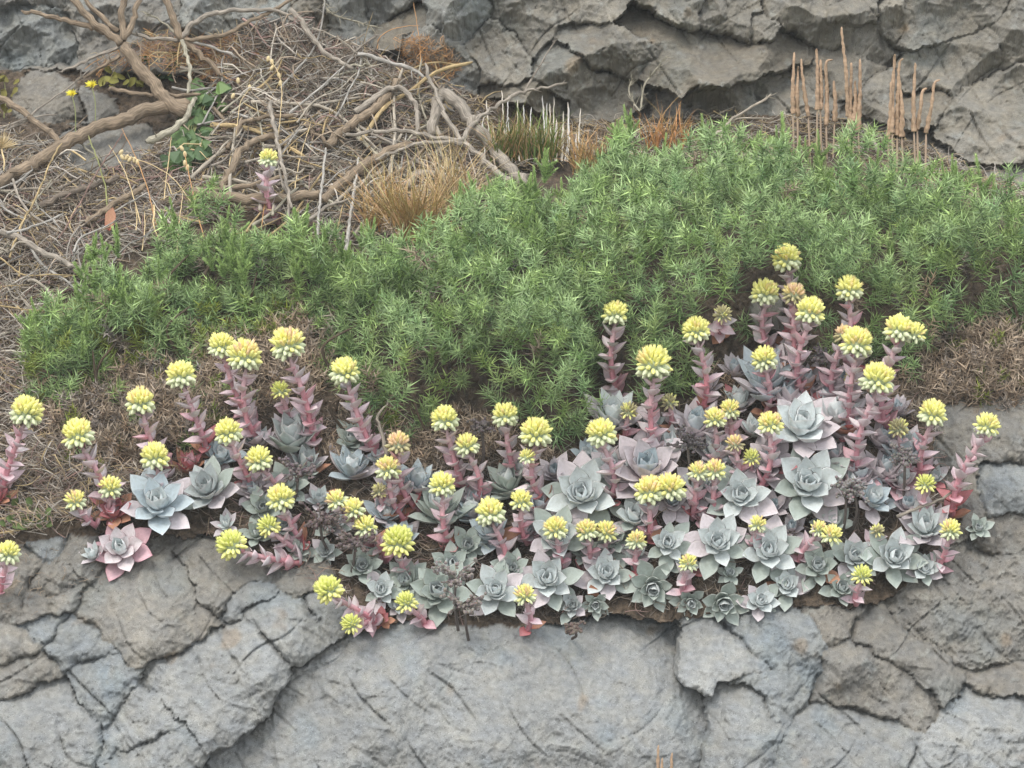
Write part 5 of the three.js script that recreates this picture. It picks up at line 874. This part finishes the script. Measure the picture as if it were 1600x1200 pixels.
function tuft(label, cu, cv, wpx, lift, blades, specs) {
  const base = aloft(cu, cv, lift), root = thing('grass_tuft', label, 'grass tuft', base), gs = [];
  for (let i = 0; i < blades; i++) { const s = specs[Math.floor(R(0, specs.length))], g = bladeGeo(R(...s.len), s.w * R(0.8, 1.2), R(0.1, 0.9), s.c0.map((v) => v * R(0.8, 1.2)), s.c1.map((v) => v * R(0.85, 1.15))); g.rotateY(R(0, 6.28)); g.rotateX(R(-0.1, 0.3)); g.rotateZ(R(-s.spread, s.spread)); g.translate(R(-1, 1) * wpx * 0.001, R(-0.012, 0.006), R(-1, 1) * wpx * 0.0004); gs.push(g); }
  const m = shade(new THREE.Mesh(mergeGeometries(gs), M.green)); m.name = 'blades'; m.userData.kind = 'stuff'; root.add(m); return root;
}
const tg = tuft('green grass tuft with bleached stalks on the ledge beside the arched root', 818, 246, 58, 55, 420, [{ len: [0.04, 0.1], w: 0.0011, spread: 0.3, c0: [0.08, 0.12, 0.02], c1: [0.16, 0.22, 0.035] }, { len: [0.04, 0.09], w: 0.001, spread: 0.5, c0: [0.3, 0.2, 0.09], c1: [0.46, 0.34, 0.16] }]);
for (let i = 0; i < 26; i++) { const u = R(755, 905), v1 = R(135, 190) + Math.abs(u - 800) * 0.25, l = limb([u + R(-6, 6), 252, R(30, 70), u, (v1 + 252) / 2, R(45, 75), u + R(-4, 4), v1, R(40, 75)], 1.3, 1, rnd() < 0.6 ? 'pale' : 'silver'); part(tg, 'dry_stalk', l.g, M.dry, tg.position); }
tuft('straw coloured grass tuft between the bleached sticks and the middle gorse', 650, 372, 34, 55, 330, [{ len: [0.05, 0.14], w: 0.001, spread: 0.55, c0: [0.3, 0.17, 0.07], c1: [0.52, 0.38, 0.17] }, { len: [0.08, 0.17], w: 0.0008, spread: 0.75, c0: [0.38, 0.24, 0.1], c1: [0.55, 0.42, 0.21] }]);
tuft('dry straw tuft leaning over the gorse edge beside the grass ledge', 918, 262, 26, 65, 110, [{ len: [0.04, 0.09], w: 0.001, spread: 0.6, c0: [0.36, 0.22, 0.09], c1: [0.5, 0.33, 0.14] }]);
tuft('pale dry grass on the right of the bleached sticks', 720, 330, 22, 60, 90, [{ len: [0.05, 0.11], w: 0.001, spread: 0.5, c0: [0.4, 0.3, 0.17], c1: [0.56, 0.46, 0.3] }]);
tuft('orange dry grass behind the gnarled twigs of the big gorse', 1040, 225, 40, 65, 70, [{ len: [0.04, 0.09], w: 0.0011, spread: 0.5, c0: [0.4, 0.2, 0.07], c1: [0.5, 0.3, 0.12] }]);
{ const b = aloft(2, 232, 66), root = thing('dried_seed_head', 'burst straw seed head at the left edge under the thick log', 'seed head', b), gs = []; for (let i = 0; i < 46; i++) { const g = bladeGeo(R(0.022, 0.036), 0.0011, 0.1, [0.5, 0.38, 0.2], [0.62, 0.5, 0.3], 3); g.rotateY(R(0, 6.28)); g.rotateZ(R(-1.5, 0.2)); g.rotateX(R(-0.7, 0.7)); gs.push(g); } const m = shade(new THREE.Mesh(mergeGeometries(gs), M.green)); m.name = 'bristles'; m.userData.kind = 'stuff'; root.add(m); part(root, 'stem', limb([2, 234, 66, 6, 250, 60, 6, 268, 50], 1.4, 1.2, 'straw').g, M.dry, b); }
{ const b = aloft(168, 352, 52), root = thing('dry_leaf', 'single orange dead leaf standing in the litter', 'leaf', b), m = leafMesh(root, 'blade', leafGeo('outer', 'rust'), M.leaf, V(0, -0.008, 0), V(0.25, 1, 0.1), V(-0.3, 0.1, 1), 0.04); m.userData.label = 'orange brown blade'; }
// brown plantain spikes in front of the cliff
function spikeGeo(pts, r) { const g = tube(pts, r, r * 0.4, { radial: 10, seg: Math.max(14, Math.round(pts[0].distanceTo(pts[pts.length - 1]) / 0.0024)), knob: 0.55, col: (t) => { const k = 0.88 + 0.2 * nB(t * 40, pts[0].x * 90); return [0.45 * k, 0.31 * k, 0.205 * k]; } }); return g; }
function plantain(label, list, d = 70) {
  const [u0, , , v0] = list[0], base = aloft(u0, v0 + 30, d), root = thing('plantain_plant', label, 'seed spikes', base, 'brown seed spikes standing behind the big gorse');
  for (const [ut, vt, ub, vb, hook = 0] of list) {
    const pts = [[ub, vb], [lerp(ub, ut, 0.5) + R(-2, 2), (vt + vb) / 2], [ut - hook * 0.5, vt + 6], [ut + hook, vt + Math.abs(hook) * 0.5]].map(([u, v]) => inPlane(u, v, base.z + R(-0.004, 0.004)));
    const s = part(root, 'seed_spike', spikeGeo(pts, R(0.0038, 0.0046)), M.dry, base), foot = inPlane(ub + R(-3, 3), vb + 62, base.z); part(s, 'stem', tube([foot, foot.clone().lerp(pts[0], 0.6), pts[0].clone()], 0.0018, 0.0018, { radial: 6, col: () => [0.4, 0.3, 0.22] }), M.dry, base);
  }
}
plantain('three brown seed spikes at the left end of the row before the cliff', [[1241, 82, 1239, 178], [1252, 92, 1263, 182], [1247, 104, 1246, 182]]);
plantain('brown seed spikes second from left with one hooked tip', [[1276, 76, 1277, 172], [1282, 93, 1282, 172], [1295, 90, 1291, 196, 6], [1303, 126, 1304, 190]]);
plantain('tallest brown seed spike and its neighbours before the pale rock', [[1315, 42, 1325, 182], [1330, 98, 1328, 196], [1344, 92, 1341, 206], [1336, 126, 1334, 190]]);
plantain('dense bundle of brown seed spikes fourth from the left', [[1398, 85, 1394, 208], [1408, 90, 1402, 212, 3], [1392, 128, 1388, 218], [1406, 124, 1409, 214]]);
plantain('slender curved brown seed spikes at the right end of the row', [[1430, 98, 1428, 206], [1444, 136, 1433, 202, 4], [1464, 122, 1447, 208, 5]]);
for (const [u, v, b, label] of [[1028, 1164, 1206, 'small brown seed spike at the bottom edge, tallest of three'], [1034, 1184, 1212, 'small brown seed spike at the bottom edge, between the other two'], [1049, 1176, 1212, 'small brown seed spike at the bottom edge, right of the other two']]) { const z = onBase(u, b).z + 0.03; alone('seed_spike', label, 'seed spike', spikeGeo([inPlane(u + 1, b + 10, z), inPlane(u, (v + b) / 2, z), inPlane(u + 1, v, z)], 0.0034), M.dry, inPlane(u, b + 10, z)); }
// two yellow daisy-like flowers
for (const [u, v, s, label] of [[112, 147, 1, 'small yellow flower before the dome stone, lower left of two'], [143, 133, 1.1, 'small yellow flower before the dome stone, upper right of two']]) {
  const b = aloft(u + 6, v + 60, 55), c = aloft(u, v, 90), root = thing('yellow_flower', label, 'flower', b); part(root, 'stem', tube([b.clone(), b.clone().lerp(c, 0.6).add(V(0.004, 0, 0.004)), c.clone()], 0.0009, 0.0008, { radial: 5, col: () => [0.18, 0.2, 0.08] }), M.dry, b);
  for (let k = 0; k < 26; k++) { const a = k * 2.4, t = 0.6 + 0.75 * Math.sqrt(k / 26), d = V(Math.cos(a) * Math.sin(t), Math.cos(t), Math.sin(a) * Math.sin(t)).applyAxisAngle(V(1, 0, 0), 0.8), g = bladeGeo(0.0125 * s * (0.55 + 0.45 * k / 26), 0.0017, 0.1, [0.62, 0.5, 0.03], [0.82, 0.74, 0.05], 3), m = shade(new THREE.Mesh(g, M.flower)); m.name = 'petal'; m.position.copy(c).sub(b); orient(m, d, V(0, 1, 0.01)); root.add(m); }
}
// broad dark leaves of a creeper in the hollow
{
  const b = aloft(296, 262, 30), root = thing('ivy_plant', 'dark green leafy creeper in the hollow right of the forked trunk', 'creeper', b), shape = new THREE.Shape(); shape.moveTo(0, 0); shape.bezierCurveTo(0.45, 0.02, 0.6, 0.35, 0.42, 0.6); shape.bezierCurveTo(0.3, 0.72, 0.12, 0.85, 0, 1.05); shape.bezierCurveTo(-0.12, 0.85, -0.3, 0.72, -0.42, 0.6); shape.bezierCurveTo(-0.6, 0.35, -0.45, 0.02, 0, 0);
  const forms = [[0.045, 0.09, 0.03], [0.07, 0.13, 0.035], [0.1, 0.17, 0.045]].map((c) => { const g = new THREE.ExtrudeGeometry(shape, { depth: 0.012, bevelEnabled: false, curveSegments: 5 }); g.deleteAttribute('uv'); const p = g.attributes.position; for (let i = 0; i < p.count; i++) { const x = p.getX(i), y = p.getY(i); p.setZ(i, p.getZ(i) + 0.35 * Math.abs(x) - 0.22 * y * y); } g.computeVertexNormals(); return setColors(g, (x, y, z, q) => { const k = Math.abs(x) < 0.03 ? 1.4 : 1; q[0] = c[0] * k; q[1] = c[1] * k; q[2] = c[2] * k; }); });
  for (let i = 0; i < 62; i++) { const t = rnd(), u = lerp(330, 280, t) + R(-26, 26), v = lerp(132, 262, t) + R(-10, 10), p = aloft(u, v, R(28, 62)), m = shade(new THREE.Mesh(forms[t < 0.35 && rnd() < 0.6 ? 2 : Math.floor(R(0, 2))], M.green)); m.name = 'leaf'; m.position.copy(p).sub(b); orient(m, V(R(-0.9, 0.9), R(-1, 0.5), R(-0.1, 0.4)), V(R(-0.4, 0.4), 0.55, 1)); m.scale.setScalar(R(0.016, 0.028)); root.add(m); }
  for (let i = 0; i < 5; i++) part(root, 'stem', limb([330 - i * 8, 140 + i * 8, 34, 310 - i * 4, 190 + i * 6, 40, 288 + i * 2, 250, 32], 1, 0.8, 'green').g, M.dry, b);
}
for (const [label, cu, cv, du, dv, n, c] of [['small round leaved green weed at the left edge above the lower rock', 42, 806, 34, 22, 26, [0.13, 0.19, 0.06]], ['green fern like sprig behind the forked trunk', 250, 106, 26, 22, 34, [0.07, 0.14, 0.05]], ['yellow green weed between the trunk and the orange bracken', 200, 124, 44, 12, 26, [0.25, 0.24, 0.05]], ['yellow green weed at the left edge beside the dome stone', 6, 150, 16, 34, 22, [0.22, 0.2, 0.05]]]) {
  const b = aloft(cu, cv + dv, 10), root = thing('weed_plant', label, 'weed', b), g = fleshyLeaf({ w: 0.36, cup: 0.2, curl: 0.1, thick: 0.04, widest: 0.6, point: 2.4, baseW: 0.3, nt: 4 }, (t, s) => c.map((v) => v * (0.8 + 0.4 * t)));
  for (let i = 0; i < n; i++) { const p = aloft(cu + R(-du, du), cv + R(-dv, dv), R(8, 34)); leafMesh(root, 'leaf', g, M.leaf, p.sub(b), V(R(-1, 1), R(-0.2, 1), R(0, 0.8)), V(0, 0.6, 1), R(0.012, 0.022)); }
  part(root, 'stem', limb([cu, cv + dv, 6, cu + 3, cv, 16, cu - 2, cv - dv, 20], 1.2, 0.7, 'green').g, M.dry, b);
}
// dead blackened flower stalks of earlier years
function deadStalk(label, fu, fv, hu, hv, spread, tone = [0.085, 0.075, 0.078]) {
  const a = onGround(fu, fv, 0.008), c = inPlane(hu, hv, a.z + 0.04), root = thing('dead_flower_stalk', label, 'dead flower stalk', a, 'dead flower stalks among the succulents'), col = () => tone.map((v) => v * R(0.85, 1.3));
  part(root, 'stem', tube([a.clone(), a.clone().lerp(c, 0.5).add(V(R(-0.006, 0.006), 0, 0.008)), c.clone()], 0.0026, 0.002, { radial: 7, col: () => [0.17, 0.15, 0.145] }), M.bark, a);
  const n = Math.round(spread * 0.5 + 6);
  for (let i = 0; i < n; i++) {
    const d = V(R(-1, 1), R(-0.35, 0.9), R(-0.5, 0.8)), e = c.clone().addScaledVector(d, spread * 0.001), gs = [tube([c.clone(), c.clone().lerp(e, 0.5).add(V(0, 0.003, 0)), e], 0.0011, 0.0008, { radial: 5, seg: 5, col })];
    for (let k = 0; k < 5; k++) { const s = new THREE.IcosahedronGeometry(R(0.002, 0.0036), 0); const q = c.clone().lerp(e, R(0.35, 1.05)); s.rotateX(R(0, 3)); s.translate(q.x + R(-0.004, 0.004), q.y + R(-0.003, 0.004), q.z + R(-0.003, 0.003)); setColors(s, (x, y, z, o) => { const t = col(); o[0] = t[0]; o[1] = t[1]; o[2] = t[2]; }); const ix = new THREE.BufferGeometry(); for (const nme of ['position', 'uv', 'color']) ix.setAttribute(nme, s.attributes[nme]); ix.setIndex([...Array(s.attributes.position.count).keys()]); ix.computeVertexNormals(); gs.push(ix); }
    part(root, 'dry_cluster', mergeGeometries(gs), M.dry, a);
  }
}
deadStalk('black dead flower cluster in front of the pale mauve succulent', 1078, 770, 1074, 694, 34);
deadStalk('dead grey stalk with forked tip before the blue grey rosette on the right', 1410, 790, 1414, 716, 30, [0.17, 0.155, 0.15]);
deadStalk('dead flower stalk before the tall grey leaves left of centre', 452, 800, 466, 742, 32, [0.16, 0.13, 0.135]);
deadStalk('brown dead flower tangle under the lower left mint heads', 520, 870, 500, 818, 40, [0.13, 0.1, 0.095]);
deadStalk('dead stalk hanging beside the green rosette left of centre', 716, 985, 712, 905, 36, [0.2, 0.175, 0.165]);
deadStalk('grey dead stalk low in the centre next to the tight teal rosette', 732, 1000, 726, 950, 34, [0.21, 0.185, 0.17]);
deadStalk('dead stalk on the lip left of the lime heads', 548, 900, 556, 850, 30, [0.13, 0.105, 0.1]);
deadStalk('dead grey stalk between the large teal rosette and blue rosette on the right', 1330, 830, 1336, 772, 26, [0.2, 0.185, 0.18]);
deadStalk('dead stalk with dark crumbs above the small double orange head', 1316, 840, 1322, 760, 20, [0.18, 0.165, 0.16]);
deadStalk('dead black stalk beside the mauve upright succulent', 1296, 600, 1290, 560, 24, [0.14, 0.125, 0.125]);
deadStalk('dead stalk in the dark gap left of the slim stemmed succulent', 752, 740, 752, 668, 20, [0.1, 0.085, 0.085]);
deadStalk('small brown dead rosette stub on the big slab', 894, 998, 896, 984, 14, [0.13, 0.1, 0.085]);

tuft('orange straw grass at the lower right of the loose stick heap', 596, 352, 30, 55, 150, [{ len: [0.05, 0.12], w: 0.001, spread: 0.6, c0: [0.34, 0.2, 0.08], c1: [0.55, 0.4, 0.19] }]);
tuft('tall sparse straw grass before the arched grey root', 706, 322, 30, 60, 120, [{ len: [0.06, 0.15], w: 0.0009, spread: 0.5, c0: [0.36, 0.24, 0.11], c1: [0.58, 0.46, 0.25] }]);
renderer.render(scene, camera);
